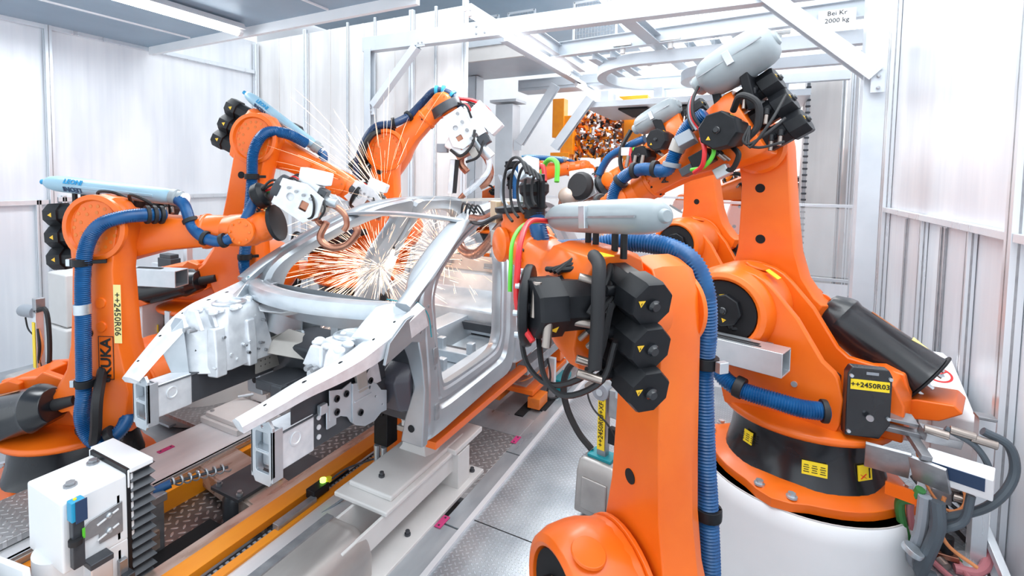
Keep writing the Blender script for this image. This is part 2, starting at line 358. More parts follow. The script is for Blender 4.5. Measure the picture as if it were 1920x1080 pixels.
rail((-7.6, WB-.04, 1.82), (-3.5, WB-.04, 1.82), .04, .05)
for y in (3.95, 7.05): post(WR-.03, y, -.05, 4.6, .07, .09)
for y in (4.62, 5.68): post(WR-.02, y, -.05, 1.88, .05, .05)
for y in (7.18, 7.3): post(WR-.02, y, -.05, 4.6, .03, .04)
for y in (8.2, 8.32, 8.9, 9.5, 10.4): post(WR-.03, y, -.05, 4.6, .05, .05)
for y in (5.2, 5.28, 6.3, 3.2): post(WR-.005, y, -.05, 1.86 if y != 3.2 else 4.6, .015, .03)
rail((WR-.03, 3.99, 1.9), (WR-.03, 7.0, 1.9), .06, .05); rail((WR-.03, 7.4, 1.95), (WR-.03, 8.2, 1.95)); rail((WR-.03, 7.4, 2.02), (WR-.03, 8.2, 2.02))
rail((WR-.03, 4.0, .04), (WR-.03, 8.0, .04)); rail((WR-.03, .8, 1.9), (WR-.03, 3.9, 1.9), .06, .05)
# ceiling: canopy over the cell, its edge beam, soffit seams
mb = MB(); mb.box((-5.3, 1.6, 4.07), (4.75, 5.2, .1)); mb.build('ceiling', CEIL, kind=ST)
rail((-7.65, 4.22, 3.98), (-2.95, 4.22, 3.98), .06, .14, 'trim_7', WHITE); rail((-2.95, -.9, 4.0), (-2.95, 4.2, 4.0), .05, .08, 'trim_7', WHITE)
for x in (-6.6, -4.1): MB().box((x, 1.6, 4.012), (.02, 5.1, .02)).build('trim_8', WHITE, kind=ST)
MB().box((-5.2, 9.5, 5.35), (5.6, 6.6, .1)).build('ceiling', CEIL, kind=ST)
rail((-3.5, 6.3, 4.8), (-1.0, 6.3, 4.95), .1, .16, 'trim_7', WHITE)

# ---------------------------------------------------------------- lamps
def lamp(loc, L, name_label, tube=TUBE, r=.022, w=.12, rz=0, group=None):
    e = empty('strip_lamp', loc, rz, name_label, 'lamp', group)
    mb = MB(); mb.prism([(-w/2, 0), (w/2, 0), (w*.3, .07), (-w*.3, .07)], (0, -L/2, 0), X_, Z_, (0, L, 0)); mb.build('housing', WHITE, e, bevel=.003)
    for s in (-1, 1): MB().cyl((0, s*L/2, -.03), (0, s*(L/2-.05), -.03), r*1.15, n=14).build('end_cap', WHITE, e)
    MB().cyl((0, -L/2+.05, -.03), (0, L/2-.05, -.03), r, n=14).build('lamp_tube', tube, e); return e
lamp((-5.42, 2.55, 3.93), 3.0, 'long glowing strip lamp under the blue-grey canopy at upper left', r=.04, w=.2)
lamp((-2.62, 6.35, 3.93), 3.4, 'bright strip lamp running below the long white gantry beam', r=.026)
lamp((-2.75, 9.6, 3.9), 1.6, 'short strip lamp above the diagonal braces deep in the hall', TUBE2, r=.03)
lamp((.55, 8.6, 4.35), 2.6, 'strip lamp beside the upper right overhead beam', TUBE2, r=.04, rz=radians(90))
for a, c, h in (((-5.42, 2.5, 3.8), (.9, 2.8), 60),): area('lamp_light', a, (0, 0, 0), c[0], c[1], h, (.93, .97, 1))
area('lamp_light', (-2.62, 6.3, 3.85), (0, 0, 0), .4, 3.2, 45, (.95, .98, 1))

# ---------------------------------------------------------------- gantry steelwork
GY = 5.7
def steel(name, label, cat, fn, mt=STEELW, bevel=.004, group=None):
    mb = MB(); fn(mb); o = mb.build(name, mt, bevel=bevel); return tag(o, label, cat, group)
def f(mb):
    mb.prof((-4.9, GY, 4.07), (1.15, GY, 3.98), [(-.07, -.1), (.07, -.1), (.07, -.088), (-.058, -.088), (-.058, .088), (.07, .088), (.07, .1), (-.07, .1)], up=Z_)
    for x in (-3.05, -2.93):
        for z in (3.99, 4.08): mb.cyl((x, GY-.085, z), (x, GY-.065, z), .014, n=8, m=GSTEEL)
steel('gantry_beam', 'long white channel beam crossing the top of the cell from the back wall column', 'beam', f)
def f(mb):
    mb.box((-4.8, GY+.02, 1.9), (.11, .02, 4.2)); mb.box((-4.8, GY-.08, 1.9), (.11, .02, 4.2)); mb.box((-4.85, GY-.03, 1.9), (.012, .1, 4.2))
steel('gantry_column', 'white channel column holding the left end of the long gantry beam', 'column', f)
def f(mb):
    mb.prof((-3.98, GY-.03, 3.95), (-4.72, GY-.03, 3.2), [(-.05, -.06), (.05, -.06), (.05, -.05), (-.04, -.05), (-.04, .05), (.05, .05), (.05, .06), (-.05, .06)], up=Y_)
    mb.box((-4.74, GY-.06, 3.14), (.1, .01, .14)); mb.box((-3.9, GY-.06, 3.97), (.14, .01, .08))
    for p in ((-4.74, 3.17), (-4.74, 3.11), (-3.87, 3.98), (-3.93, 3.98)): mb.cyl((p[0], GY-.08, p[1]), (p[0], GY-.06, p[1]), .012, n=8, m=GSTEEL)
steel('diagonal_brace', 'grey-white diagonal brace between the left gantry column and its beam', 'brace', f)
def f(mb):
    mb.prof((.03, GY-.05, 4.0), (.93, GY-.05, 3.14), [(-.07, -.07), (.07, -.07), (.07, -.058), (-.058, -.058), (-.058, .058), (.07, .058), (.07, .07), (-.07, .07)], up=Y_)
    for z in (3.12, 3.02): mb.cyl((.95, GY-.12, z), (.95, GY-.09, z), .014, n=8, m=GSTEEL)
    mb.box((.95, GY-.08, 3.08), (.1, .02, .2))
steel('diagonal_brace', 'broad pale diagonal brace running down to the column at the right wall', 'brace', f)
def f(mb): mb.box((.94, GY+.06, 1.95), (.16, .16, 4.0)); mb.box((.94, GY+.06, -.03), (.24, .24, .02))
steel('gantry_column', 'square white column standing against the right wall behind the tall orange robot', 'column', f)
# second bay, further back
def f(mb):
    mb.ibeam((-2.85, 7.0, 4.02), (1.2, 7.0, 4.10), .12, .2, .012, up=Z_)
steel('overhead_beam', 'second white overhead beam just behind the long gantry beam', 'beam', f)
def f(mb): mb.ibeam((-2.75, GY+.1, 3.98), (-2.75, 9.0, 3.98), .12, .16, up=Z_)
steel('overhead_beam', 'white overhead beam running away from the gantry beside the bright strip lamp', 'beam', f)
def f(mb): mb.ibeam((-2.45, GY+.1, 4.02), (-2.45, 8.2, 4.02), .1, .16, up=Z_)
steel('overhead_beam', 'grey-shaded overhead beam right of the bright strip lamp running away', 'beam', f)
def f(mb): mb.ibeam((-1.3, GY+.1, 4.05), (-.95, 8.6, 3.98), .16, .12, up=Z_)
steel('overhead_beam', 'slanting overhead beam above the curved rail, left of the tall grey dome', 'beam', f)
def f(mb): mb.ibeam((-.2, 7.1, 4.05), (.05, 9.5, 4.05), .14, .12, up=Z_)
steel('overhead_beam', 'short overhead cross member behind the pale right-hand brace', 'beam', f)
for i, x in enumerate((-2.0, -1.75, -.75, -.45)):
    def f(mb): mb.ibeam((x, 7.15, 3.93), (x+.1, 8.6, 3.93), .12, .10, up=Z_)
    steel('overhead_joist', 'short white joist carrying the curved overhead rail', 'joist', f, group='joists over the curved rail')
# curved rail loops
def ring(mb, cx, cy, z, rx, ry, w, h, a0, a1, x1):
    P = [V((x1, cy-ry, z))]+[V((cx+rx*cos(radians(a)), cy+ry*sin(radians(a)), z)) for a in range(a0, a1-1, -9)]+[V((x1, cy+ry, z))]
    mb.sweep(P, [(-w/2, -h/2), (w/2, -h/2), (w/2, h/2), (-w/2, h/2)])
def f(mb):
    ring(mb, -1.35, 8.25, 3.83, .75, 1.05, .14, .16, 270, 90, 1.2)
steel('overhead_curved_rail', 'big white curved overhead rail that turns back above the far robots', 'rail', f, STEELW)
def f(mb): ring(mb, -.55, 8.35, 3.72, .35, .6, .12, .14, 270, 90, 1.2)
steel('overhead_curved_rail', 'smaller inner curved overhead rail partly behind the tall grey dome', 'rail', f, STEELW)
def f(mb):
    mb.box((-.95, 10.1, 3.52), (3.4, 2.2, .10)); 
    for x in (-2.3, -1.4, -.5, .4): mb.box((x, 10.1, 3.66), (.14, 2.1, .2))
steel('overhead_platform', 'pale overhead platform hung low above the far orange cell', 'platform', f, STEELW)
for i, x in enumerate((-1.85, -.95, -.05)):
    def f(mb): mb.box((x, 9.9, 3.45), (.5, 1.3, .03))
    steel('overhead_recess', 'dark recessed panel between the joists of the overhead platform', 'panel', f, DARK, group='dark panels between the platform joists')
for i, (x, y) in enumerate(((-1.55, 7.0), (-.95, 7.0), (-.1, 7.0), (.25, 7.25), (-1.35, 7.9))):
    e = empty('rail_hanger', (x, y, 3.88), 0, 'small grey hanger bracket bolted between joists and curved rail', 'bracket', 'hangers of the curved overhead rail')
    MB().cyl((0, 0, 0), (0, 0, .1), .035, n=12).build('hanger_pin', LGREY, e); MB().box((0, 0, .11), (.24, .12, .03)).build('hanger_plate', LGREY, e, bevel=.004)
# deep hall: columns, duct, braces
def f(mb): mb.box((-4.15, 9.0, 1.6), (.36, .36, 4.0)); mb.box((-4.15, 9.0, 3.66), (.55, .5, .05)); mb.box((-4.15, 9, -.2), (.5, .5, .05))
steel('hall_column', 'thick white square column with a flanged head, left of the diagonal braces', 'column', f)
def f(mb): mb.box((-4.9, 9.0, 2.0), (.2, .3, 4.4)); mb.box((-5.12, 9.0, 2.0), (.02, .3, 4.4)); mb.box((-4.78, 9.0, 2.0), (.02, .3, 4.4))
steel('hall_column', 'slim white steel column beside the back wall edge', 'column', f, STEELW)
def f(mb): mb.box((-.9, 9.6, 4.03), (6.4, .5, .22)); mb.box((-.9, 9.33, 4.03), (6.3, .02, .12))
steel('overhead_duct', 'broad white box duct lying across the hall on the flanged column', 'duct', f)
def f(mb): mb.ibeam((-3.15, 8.9, 3.9), (-3.85, 8.9, 2.85), .16, .12, up=Y_); mb.box((-3.87, 8.86, 2.82), (.16, .02, .2))
steel('diagonal_brace', 'left of two broad white braces leaning against the flanged column', 'brace', f)
def f(mb): mb.ibeam((-2.5, 8.9, 3.62), (-3.15, 8.9, 2.75), .16, .12, up=Y_)
steel('diagonal_brace', 'right of two broad white braces, ending above the far blue-hosed robot', 'brace', f)
def f(mb):
    mb.box((-4.2, 8.2, 4.25), (1.9, 2.4, .06)); mb.box((-4.2, 7.0, 4.32), (1.9, .04, .2)); mb.box((-3.5, 7.05, 4.12), (1.0, .06, .22), m=LGREY)
steel('mezzanine_deck', 'white mezzanine deck edge behind the gantry at the hall entrance', 'deck', f)
for i, (x, w_) in enumerate(((-4.55, .3), (-4.15, .2), (-3.6, .5), (-2.3, .7), (-1.4, .6), (-.5, .9))):
    e = empty('mesh_guard', (x, 8.3, 4.35), 0, 'white wire mesh guard panel standing on the mezzanine', 'guard', 'mesh guards along the mezzanine')
    mb = MB()
    for k in range(12): mb.box((0, 0, .05+.06*k), (w_, .004, .004))
    for k in range(int(w_/.05)+1): mb.box((-w_/2+.05*k, 0, .38), (.004, .004, .72))
    mb.build('wire_mesh', GSTEEL, e)
    mb = MB()
    for s in (-1, 1): mb.box((s*w_/2, 0, .38), (.03, .03, .78))
    mb.box((0, 0, .76), (w_, .03, .03)); mb.build('guard_frame', WHITE, e)
def f(mb):
    mb.box((1.0, 10.2, 2.2), (.5, .3, 4.8)); 
steel('hall_column', 'pale sheet-clad column at the far end of the right wall', 'column', f, WALLB)
def f(mb):
    mb.box((.78, 9.8, 2.0), (.05, .05, 4.0), m=GSTEEL)
    for k in range(40): mb.box((.78, 9.76, .1+.1*k), (.07, .02, .03), m=DSTEEL)
steel('cable_ladder', 'thin grey vertical cable ladder beside the far right column', 'cable ladder', f)
# load sign on the overhead beam
e = empty('load_sign', (.78, 6.93, 4.02), 0, 'small white load-limit sign on the overhead beam near the right brace', 'sign')
MB().box((0, 0, 0), (.34, .01, .16)).build('sign_board', WHITE, e)
for t_, z_ in (('Bei Kr', .04), ('2000 kg', -.04)): mb = MB(); mb.text(t_, (0, -.007, z_), X_, Z_, .07, t=.002); mb.build('lettering', BLACKP, e)

# glazed partition deep in the hall
def partition(x0, x1, y, label, zt=1.88):
    e = empty('safety_partition', ((x0+x1)/2, y, 0), 0, label, 'partition'); L = x1-x0
    MB().box((0, 0, zt), (L, .04, .04)).build('top_rail', ALU, e, bevel=.003)
    MB().box((0, 0, .9), (L, .04, .04)).build('middle_rail', ALU, e, bevel=.003)
    k = max(1, round(L/1.2))
    for i in range(k+1): MB().box((-L/2+L*i/k, 0, zt/2-.1), (.05, .05, zt+.2)).build('post', ALU, e, bevel=.003)
    MB().box((0, 0, zt/2+.45), (L-.04, .006, .9)).build('clear_pane', GLASS, e); MB().box((0, 0, .42), (L-.04, .01, .86)).build('lower_panel', WALL, e)
    return e
partition(-3.4, -1.9, 8.4, 'low glazed partition behind the car roof at the hall centre')
partition(-.55, 1.2, 8.1, 'low glazed partition between the two large orange robots at right')
e = partition(-1.85, -.75, 9.6, 'low glazed partition far back, below the orange tool rack')

# ================================================================ conveyor floor
def T(name, label, cat, fn, mt, bevel=.003, group=None):
    mb = MB(); fn(mb); return tag(mb.build(name, mt, bevel=bevel), label, cat, group)
def f(mb): mb.box((-3.87, 2.0, -.015), (.56, 2.2, .03)); mb.box((-3.6, 2.0, -.05), (.03, 2.2, .1), m=STRIP); mb.box((-3.585, 2.0, -.028), (.012, 2.2, .014), m=RUST)
T('cover_plate', 'wide bright cover plate with a magenta tag, left side of the conveyor', 'cover plate', f, BRIGHT)
def f(mb): mb.box((-4.65, 3.3, -.02), (1.0, 1.4, .035))
T('tread_cover', 'grey tread cover beneath the far front rail of the car body', 'cover plate', f, TREADB)
def f(mb):
    mb.box((-3.92, 2.86, .025), (.5, .42, .05)); mb.box((-3.92, 2.86, .07), (.44, .36, .04)); 
    for a, b in ((-.18, -.14), (.18, -.14), (.18, .14)): mb.cyl((-3.92+a, 2.86+b, .09), (-3.92+a, 2.86+b, .10), .02, n=8, m=GSTEEL)
T('machined_pad', 'stepped light grey pad on the left cover plate behind the near crash box', 'mounting pad', f, LGREY, .008)
def f(mb): mb.box((-3.92, 3.12, .13), (.22, .12, .09)); mb.box((-3.85, 3.1, .19), (.16, .1, .02), m=BROWNG); mb.cyl((-4.1, 2.98, .12), (-3.98, 3.08, .14), .014, n=8, m=STEEL)
T('locating_block', 'small pale locating block with brown cap behind the stepped pad', 'block', f, LGREY)
def f(mb): mb.box((-3.55, 1.9, -.14), (.06, 1.9, .16))
T('side_rail', 'flat orange side rail under the left bright cover plate', 'rail', f, YORANGE)
TREADP = tread_mat('pit_tread_plate', (.20, .20, .21), (.62, .63, .64), .06, .8, .28, 1.0, .35)
def f(mb):
    mb.box((-3.2, 2.6, -.205), (.72, 4.4, .012), m=TREADP)
T('pit_tread_floor', 'recessed tread plate in the pit between the orange rails', 'tread plate', f, TREADB)
def f(mb):
    mb.box((-2.79, 2.9, -.06), (.10, 5.0, .08), m=RUST); mb.box((-2.74, 2.9, -.07), (.02, 5.0, .11), m=RUST)
T('worn_slide_rail', 'long worn copper-brown slide rail left of the amber rails', 'rail', f, RUST)
def f(mb): mb.box((-2.66, 2.9, -.02), (.13, 5.0, .05))
T('amber_rail', 'amber conveyor rail beside the worn slide rail, upper of the pair', 'rail', f, YORANGE)
def f(mb): mb.box((-2.45, 2.35, -.03), (.06, 3.9, .09))
T('amber_rail', 'amber conveyor rail along the long grey plate, lower of the pair', 'rail', f, YORANGE)
def f(mb):
    mb.box((-2.54, 2.8, -.08), (.12, 4.6, .03))
    for k in range(120): mb.box((-2.54, .7+.037*k, -.055), (.05, .02, .02), m=GREYC)
T('cable_chain', 'thin dark cable chain lying between the two amber rails', 'cable chain', f, DSTEEL, .002)
def f(mb): mb.box((-2.26, 1.8, -.02), (.32, 2.6, .04)); mb.box((-2.1, 2.02, .002), (.05, .16, .004), m=STRIP)
T('cover_plate', 'long pale cover plate right of the amber rails in the foreground', 'cover plate', f, BRIGHT)
def f(mb):
    mb.bar((-3.6, 2.42, -.05), (-2.68, 2.3, -.05), .3, .05, up=Z_); mb.bar((-3.6, 2.27, -.1), (-2.68, 2.14, -.1), .02, .12, up=Z_)
T('cross_member', 'worn copper-brown cross member spanning the conveyor pit', 'cross member', f, RUST)
e = empty('bolt_down_plate', (-3.08, 2.3, -.02), 0, 'black bolt-down plate on the copper-brown cross member', 'plate')
MB().box((0, 0, .01), (.3, .36, .025)).build('plate', DSTEEL, e, bevel=.003)
for a, b in ((-.11, -.14), (.11, -.14), (.12, .14)):
    MB().bolt((a, b, .022), Z_, .016, .03, GSTEEL).build('bolt', GSTEEL, e)
MB().cyl((.16, .16, .0), (.16, .16, .03), .016, n=10).build('amber_marker', CERT, e)
MB().lathe([(.08, -.2), (.08, -.05), (.06, -.02)], (0, -.1, 0), n=16).build('plate_foot', DSTEEL, e)
e = empty('indicator_lamp', (-3.0, 2.75, -.185), 0, 'tiny glowing green indicator on the dark pit plate', 'indicator lamp')
MB().box((0, 0, -.01), (.5, .5, .02)).build('base_plate', DSTEEL, e); MB().ball((0, 0, .01), .012, 10, 8).build('lens', LED, e)
# pit openings and spring stop
e = empty('pit_opening', (-3.2, 1.55, -.20), 0, 'dark cut-out in the pit plate below the spring stop', 'cut-out')
MB().box((.12, .22, .005), (.2, .62, .01)).build('recess', DARK, e); MB().box((-.22, -.05, .005), (.16, .3, .01)).build('recess', DARK, e)
MB().box((.22, .25, .0), (.012, .6, .10)).build('inner_wall', RUST, e); MB().box((.3, .1, .01), (.16, .16, .01)).build('loose_plate', GSTEEL, e)
e = empty('spring_stop', (-3.3, 1.72, -.2), 0, 'sprung stop with black roller and blue collar in the conveyor pit', 'stop')
for dx in (-.1, .1): MB().box((dx, 0, .17), (.05, .1, .34)).build('upright', GSTEEL, e, bevel=.006)
MB().box((0, .02, .34), (.26, .1, .05)).build('bridge', GSTEEL, e, bevel=.006)
MB().cyl((-.02, -.3, .22), (.0, .0, .3), .045, n=20).build('roller', RUBBER, e, bevel=.004)
MB().cyl((.04, .03, .36), (.08, .12, .38), .028, n=16).build('blue_collar', BLUE, e)
P = [V((.08+.035*cos(a)*.3+.16*a/44, .12+.3*a/44*1.0, .385+.0))+V((cos(a)*.026, 0, sin(a)*.026)) for a in [k*.35 for k in range(126)]]
MB().tube(P, .006, 6).build('coil_spring', STEEL, e); MB().cyl((.08, .12, .38), (.24, .42, .385), .010, n=8).build('spring_rod', DSTEEL, e)
MB().box((.12, -.02, .1), (.05, .06, .12)).build('latch', RUST, e, bevel=.004)
# magenta tags
for (x, y, z, s, lab) in ((-3.98, 2.24, .004, 'magenta tag on the left bright cover plate',0), (-2.12, 2.5, .004, 'magenta tag beside the grey fixture base',0), (-1.62, 2.62, .012, 'magenta tag on the smooth strip near the grey fixture foot',0), (-1.62, 3.78, .012, 'magenta tag on the smooth strip beside the coarse tread plate',0)):
    e = empty('floor_tag', (x, y, z), 0, s, 'tag'); MB().box((0, 0, 0), (.045, .12, .004)).build('tag_plate', PINK, e)
    for q in (-.04, .04): MB().cyl((0, q, .001), (0, q, .005), .007, n=8).build('rivet', DSTEEL, e)

# grey welded fixture base and clamp
e = empty('fixture_base', (-1.95, 2.6, 0), 0, 'light grey welded fixture base standing beside the amber rail', 'fixture base')
MB().box((.03, .08, .28), (.40, 1.0, .03)).build('lower_top_plate', LGREY, e, bevel=.01)
MB().box((.03, .10, .31), (.33, .86, .035)).build('upper_top_plate', LGREY, e, bevel=.012)
MB().box((.16, .5, .30), (.2, .4, .04)).build('side_plate', LGREY, e, bevel=.01)
mb = MB(); mb.box((.16, .42, .14), (.2, .16, .26)); mb.box((.2, -.1, .2), (.02, 1.3, .13)); mb.box((-.02, -.1, .14), (.02, 1.3, .24)); mb.box((.08, -.75, .13), (.24, .05, .24)); mb.build('web', LGREY, e, bevel=.004)
mb = MB(); mb.box((.18, -.1, .012), (.24, 1.5, .024)); mb.build('foot_flange', LGREY, e, bevel=.004)
for a, b in ((.24, .58), (.2, .5), (.22, -.2), (.02, -.2)): MB().bolt((a, b, .024 if a > .1 else .33), Z_, .014, .03, DSTEEL).build('bolt', DSTEEL, e)
mb = MB(); mb.loft([[V((.02+x*k, .22+y*k, z)) for x, y in ((-.10, -.09), (.10, -.09), (.13, 0), (.10, .1), (-.10, .1), (-.12, 0))] for z, k in ((.325, 1.12), (.35, .95), (.40, .86), (.46, .86))]); mb.build('stool', LGREY, e, bevel=.006)
MB().box((.02, .22, .475), (.24, .22, .035)).build('stool_cap', BROWNG, e, bevel=.004)
MB().cyl((.09, .18, .492), (.09, .18, .5), .02, n=14).build('yellow_dot', YELLOW, e)
mb = MB(); mb.box((-.0, .2, .52), (.13, .17, .05)); mb.box((-.045, .2, .6), (.05, .17, .14)); mb.build('clamp_block', LGREY, e, bevel=.006)
MB().box((.02, .19, .55), (.08, .12, .012)).build('clamp_insert', DSTEEL, e, bevel=.003); MB().cyl((-.018, .17, .63), (-.012, .17, .63), .018, n=12).build('yellow_dot', YELLOW, e)
e = empty('valve_block', (-2.2, 2.78, .0), 0, 'black valve block with cables behind the fixture clamp', 'valve block')
MB().box((0, 0, .42), (.12, .12, .24)).build('valve_body', BLACK, e, bevel=.006); MB().box((-.04, -.02, .55), (.14, .12, .05)).build('valve_head', BLACKG, e, bevel=.006)
for a in (-.03, .03): MB().cyl((a, -.06, .12), (a, -.06, .3), .022, n=14).build('cylinder', STEEL, e)
MB().box((0, 0, .02), (.1, .1, .3)).build('valve_foot', DSTEEL, e, bevel=.004)
MB().cable([(0, -.05, .15), (-.08, -.2, .05), (-.14, -.4, .0), (-.2, -.7, -.02)], .008, m=GREYC).build('cable', GREYC, e)
MB().cable([(-.03, -.05, .2), (-.1, -.15, .08), (-.12, -.28, .0)], .008, m=ORC).build('cable', ORC, e)
e = empty('proximity_sensor', (-2.5, 2.3, .03), 0, 'small black position sensor clipped on the amber rail', 'sensor')
MB().box((0, .12, .02), (.08, .14, .06)).build('sensor_body', BLACK, e, bevel=.005); MB().cyl((.0, .17, .05), (.0, .17, .07), .022, n=14).build('sensor_cap', LED, e)
MB().box((.03, -.1, .0), (.05, .32, .035)).build('mounting_profile', GSTEEL, e, bevel=.003); MB().cyl((.02, .2, .045), (.02, .2, .066), .024, n=12).build('yellow_nut', YELLOW, e)
MB().cable([(0, .18, .02), (.03, .35, .05), (.06, .55, .02), (.2, .7, .06)], .007, m=SLATE).build('cable', SLATE, e)
# brushed hood in the foreground
e = empty('protective_hood', (-1.85, 1.6, 0), 0, 'brushed steel hood with rounded end in the bottom foreground', 'hood')
P = [(-.16, .0), (-.16, .26), (-.13, .30), (.04, .30), (.12, .25), (.15, .16), (.15, .0)]
mb = MB(); mb.loft([[V((a*k, y, b*kk)) for a, b in P] for y, k, kk in ((-.5, 1, 1), (.36, 1, 1), (.43, .95, .92), (.46, .85, .8))]); mb.build('hood_shell', noisy('brushed_hood', (.36, .34, .33), (.50, .48, .46), .35, .5, 6, (1, .3, 1)), e, bevel=.008, ang=45)
MB().box((-.12, -.05, .305), (.05, .9, .01)).build('seam', GSTEEL, e); MB().box((.0, -.2, .303), (.06, .12, .006)).build('dark_slot', DSTEEL, e)

# shuttle trolley behind the car sill
e = empty('transfer_shuttle', (-1.75, 4.75, 0), 0, 'orange transfer shuttle with grey rail beyond the car sill', 'shuttle')
MB().box((-.2, .1, .17), (.5, 1.0, .05)).build('base_plate', ORANGE, e, bevel=.006); MB().box((-.25, .1, .2), (.42, .9, .02)).build('deck', STRIP, e)
MB().box((.02, .35, .46), (.11, 1.9, .09)).build('slide_beam', GSTEEL, e, bevel=.006)
for y in (.1, .9): MB().box((.10, y-.12, .2), (.07, .05, .42)).build('leg', ALU, e, bevel=.004); MB().box((.11, y-.12, .0), (.14, .1, .02)).build('foot', ALU, e, bevel=.003)
MB().box((-.02, .72, .3), (.12, .62, .16)).build('side_box', ORANGE, e, bevel=.006); MB().box((-.18, -.1, .32), (.14, .06, .26)).build('stop_plate', ORANGE, e, bevel=.004)
mb = MB(); mb.box((-.32, -.22, .35), (.06, .03, .3)); mb.box((-.26, -.22, .22), (.18, .03, .06)); mb.build('angle_bracket', ORANGE, e, bevel=.004)
MB().box((-.1, 1.3, .45), (.4, .35, .2)).build('rear_block', ORANGE, e, bevel=.01)
MB().box((.06, -.3, .08), (.12, .22, .1)).build('tube_stub', ORANGE2, e, bevel=.004); MB().box((-.32, -.35, .1), (.12, .24, .08)).build('tube_stub', ORANGE2, e, bevel=.004)
MB().box((.12, .25, .08), (.1, .3, .12)).build('teal_cover', TEAL, e, bevel=.004); MB().box((.14, .55, .05), (.12, .7, .08)).build('grey_duct', GSTEEL, e, bevel=.004)
MB().cyl((-.06, -.08, .38), (.06, -.08, .38), .055, n=16).build('motor', DSTEEL, e, bevel=.003)
MB().cable([(.08, -.1, .42), (.12, -.12, .25), (.1, -.15, .06), (.17, -.05, .03), (.2, .1, .05)], .01, m=RUBBER).build('cable', RUBBER, e)
MB().cable([(-.35, -.3, .35), (-.3, -.35, .22), (-.15, -.3, .2), (0, -.15, .28), (.02, -.1, .38)], .008, m=ORC).build('cable', ORC, e)
e = empty('floor_tray', (-1.8, 4.7, 0), 0, 'shallow grey tray with dark slots under the orange shuttle', 'tray')
MB().box((0, -.05, -.02), (.46, 1.0, .03)).build('tray_floor', FLOORM, e); MB().box((.02, -.3, .0), (.08, .4, .02)).build('slot', DARK, e); MB().box((.16, .1, .0), (.1, .8, .02)).build('slot', DARK, e)
def f(mb):
    mb.box((-1.70, 3.35, .50), (.08, 1.5, .05)); mb.box((-3.05, 3.35, .50), (.08, 1.5, .05)); mb.box((-2.4, 3.2, .46), (1.3, .10, .06)); mb.box((-2.4, 3.95, .46), (1.3, .10, .06))
    for y in (3.2, 3.95): mb.box((-2.36, y, .13), (.08, .12, .66))
T('carrier_skid', 'orange carrier skid seen under the sill of the car body', 'skid', f, ORANGE, .006)

# ================================================================ car body shell
CAR = empty('car_body_shell', (-2.4, 3.4, .58), 0, 'bare silver-grey car body shell without doors or bonnet in the middle of the cell', 'car body')
def C(mb, name, mt, bevel=0.0, ang=35, label=None, parent=None):
    o = mb.build(name, mt, parent or CAR, bevel=bevel, ang=ang, label=label)
    if parent is None: o.location = (0, -3.4, -.58)
    return o
def hw(z):
    P = [(.5, .78), (.7, .80), (1.0, .80), (1.35, .76), (1.5, .73), (1.95, .55)]
    if z <= P[0][0]: return P[0][1]
    for (a, x), (b, y) in zip(P, P[1:]):
        if z <= b: return x+(y-x)*(z-a)/(b-a)
    return .55
PROF = [(0, -.075), (0, -.04), (.07, -.04), (.12, -.028), (.26, -.022), (.31, -.036), (.38, -.036), (.44, -.006), (.60, 0), (.88, 0), (.94, -.008), (1, -.03), (1, -.11), (.85, -.145), (.45, -.15), (.1, -.13)]
DI = [(2.70, .885), (2.645, .92), (2.615, 1.05), (2.61, 1.25), (2.625, 1.42), (2.69, 1.515), (2.83, 1.60), (3.05, 1.69), (3.30, 1.77), (3.55, 1.825), (3.74, 1.845), (3.79, 1.82), (3.75, 1.72), (3.62, 1.50), (3.545, 1.27), (3.50, 1.08), (3.465, .965), (3.40, .905), (3.25, .885), (2.95, .88)]
DO = [(2.55, .60), (2.44, .64), (2.42, .90), (2.425, 1.25), (2.43, 1.45), (2.52, 1.58), (2.74, 1.69), (2.98, 1.79), (3.24, 1.88), (3.50, 1.94), (3.80, 1.975), (3.99, 1.97), (4.00, 1.75), (3.90, 1.50), (3.80, 1.25), (3.74, 1.08), (3.72, .92), (3.64, .66), (3.30, .635), (2.90, .615)]
RI = [(4.02, .92), (3.90, .98), (3.90, 1.08), (3.955, 1.25), (4.03, 1.45), (4.13, 1.68), (4.21, 1.82), (4.36, 1.85), (4.6, 1.845), (4.85, 1.80), (5.02, 1.68), (5.06, 1.5), (5.02, 1.36), (4.93, 1.24), (4.8, 1.06), (4.68, .94), (4.5, .90), (4.25, .905)]
RO = [(3.80, .66), (3.64, .80), (3.74, 1.10), (3.83, 1.3), (3.93, 1.52), (4.02, 1.76), (4.02, 1.96), (4.36, 1.97), (4.65, 1.965), (5.05, 1.93), (5.4, 1.80), (5.62, 1.55), (5.62, 1.40), (5.5, 1.32), (5.2, 1.28), (4.98, 1.12), (4.86, .74), (4.3, .68)]
def band(mb, I, O, s, m=None):
    A = catmull([(a, b, 0) for a, b in I], 4, True); B = catmull([(a, b, 0) for a, b in O], 4, True); secs = []
    for t, dx in PROF:
        q = []
        for p, r in zip(A, B):
            y, z = p.x+(r.x-p.x)*t, p.y+(r.y-p.y)*t; q.append(V((s*(hw(z)+dx), y, z)))
        secs.append(q)
    mb.loft(secs, m, ring=True)
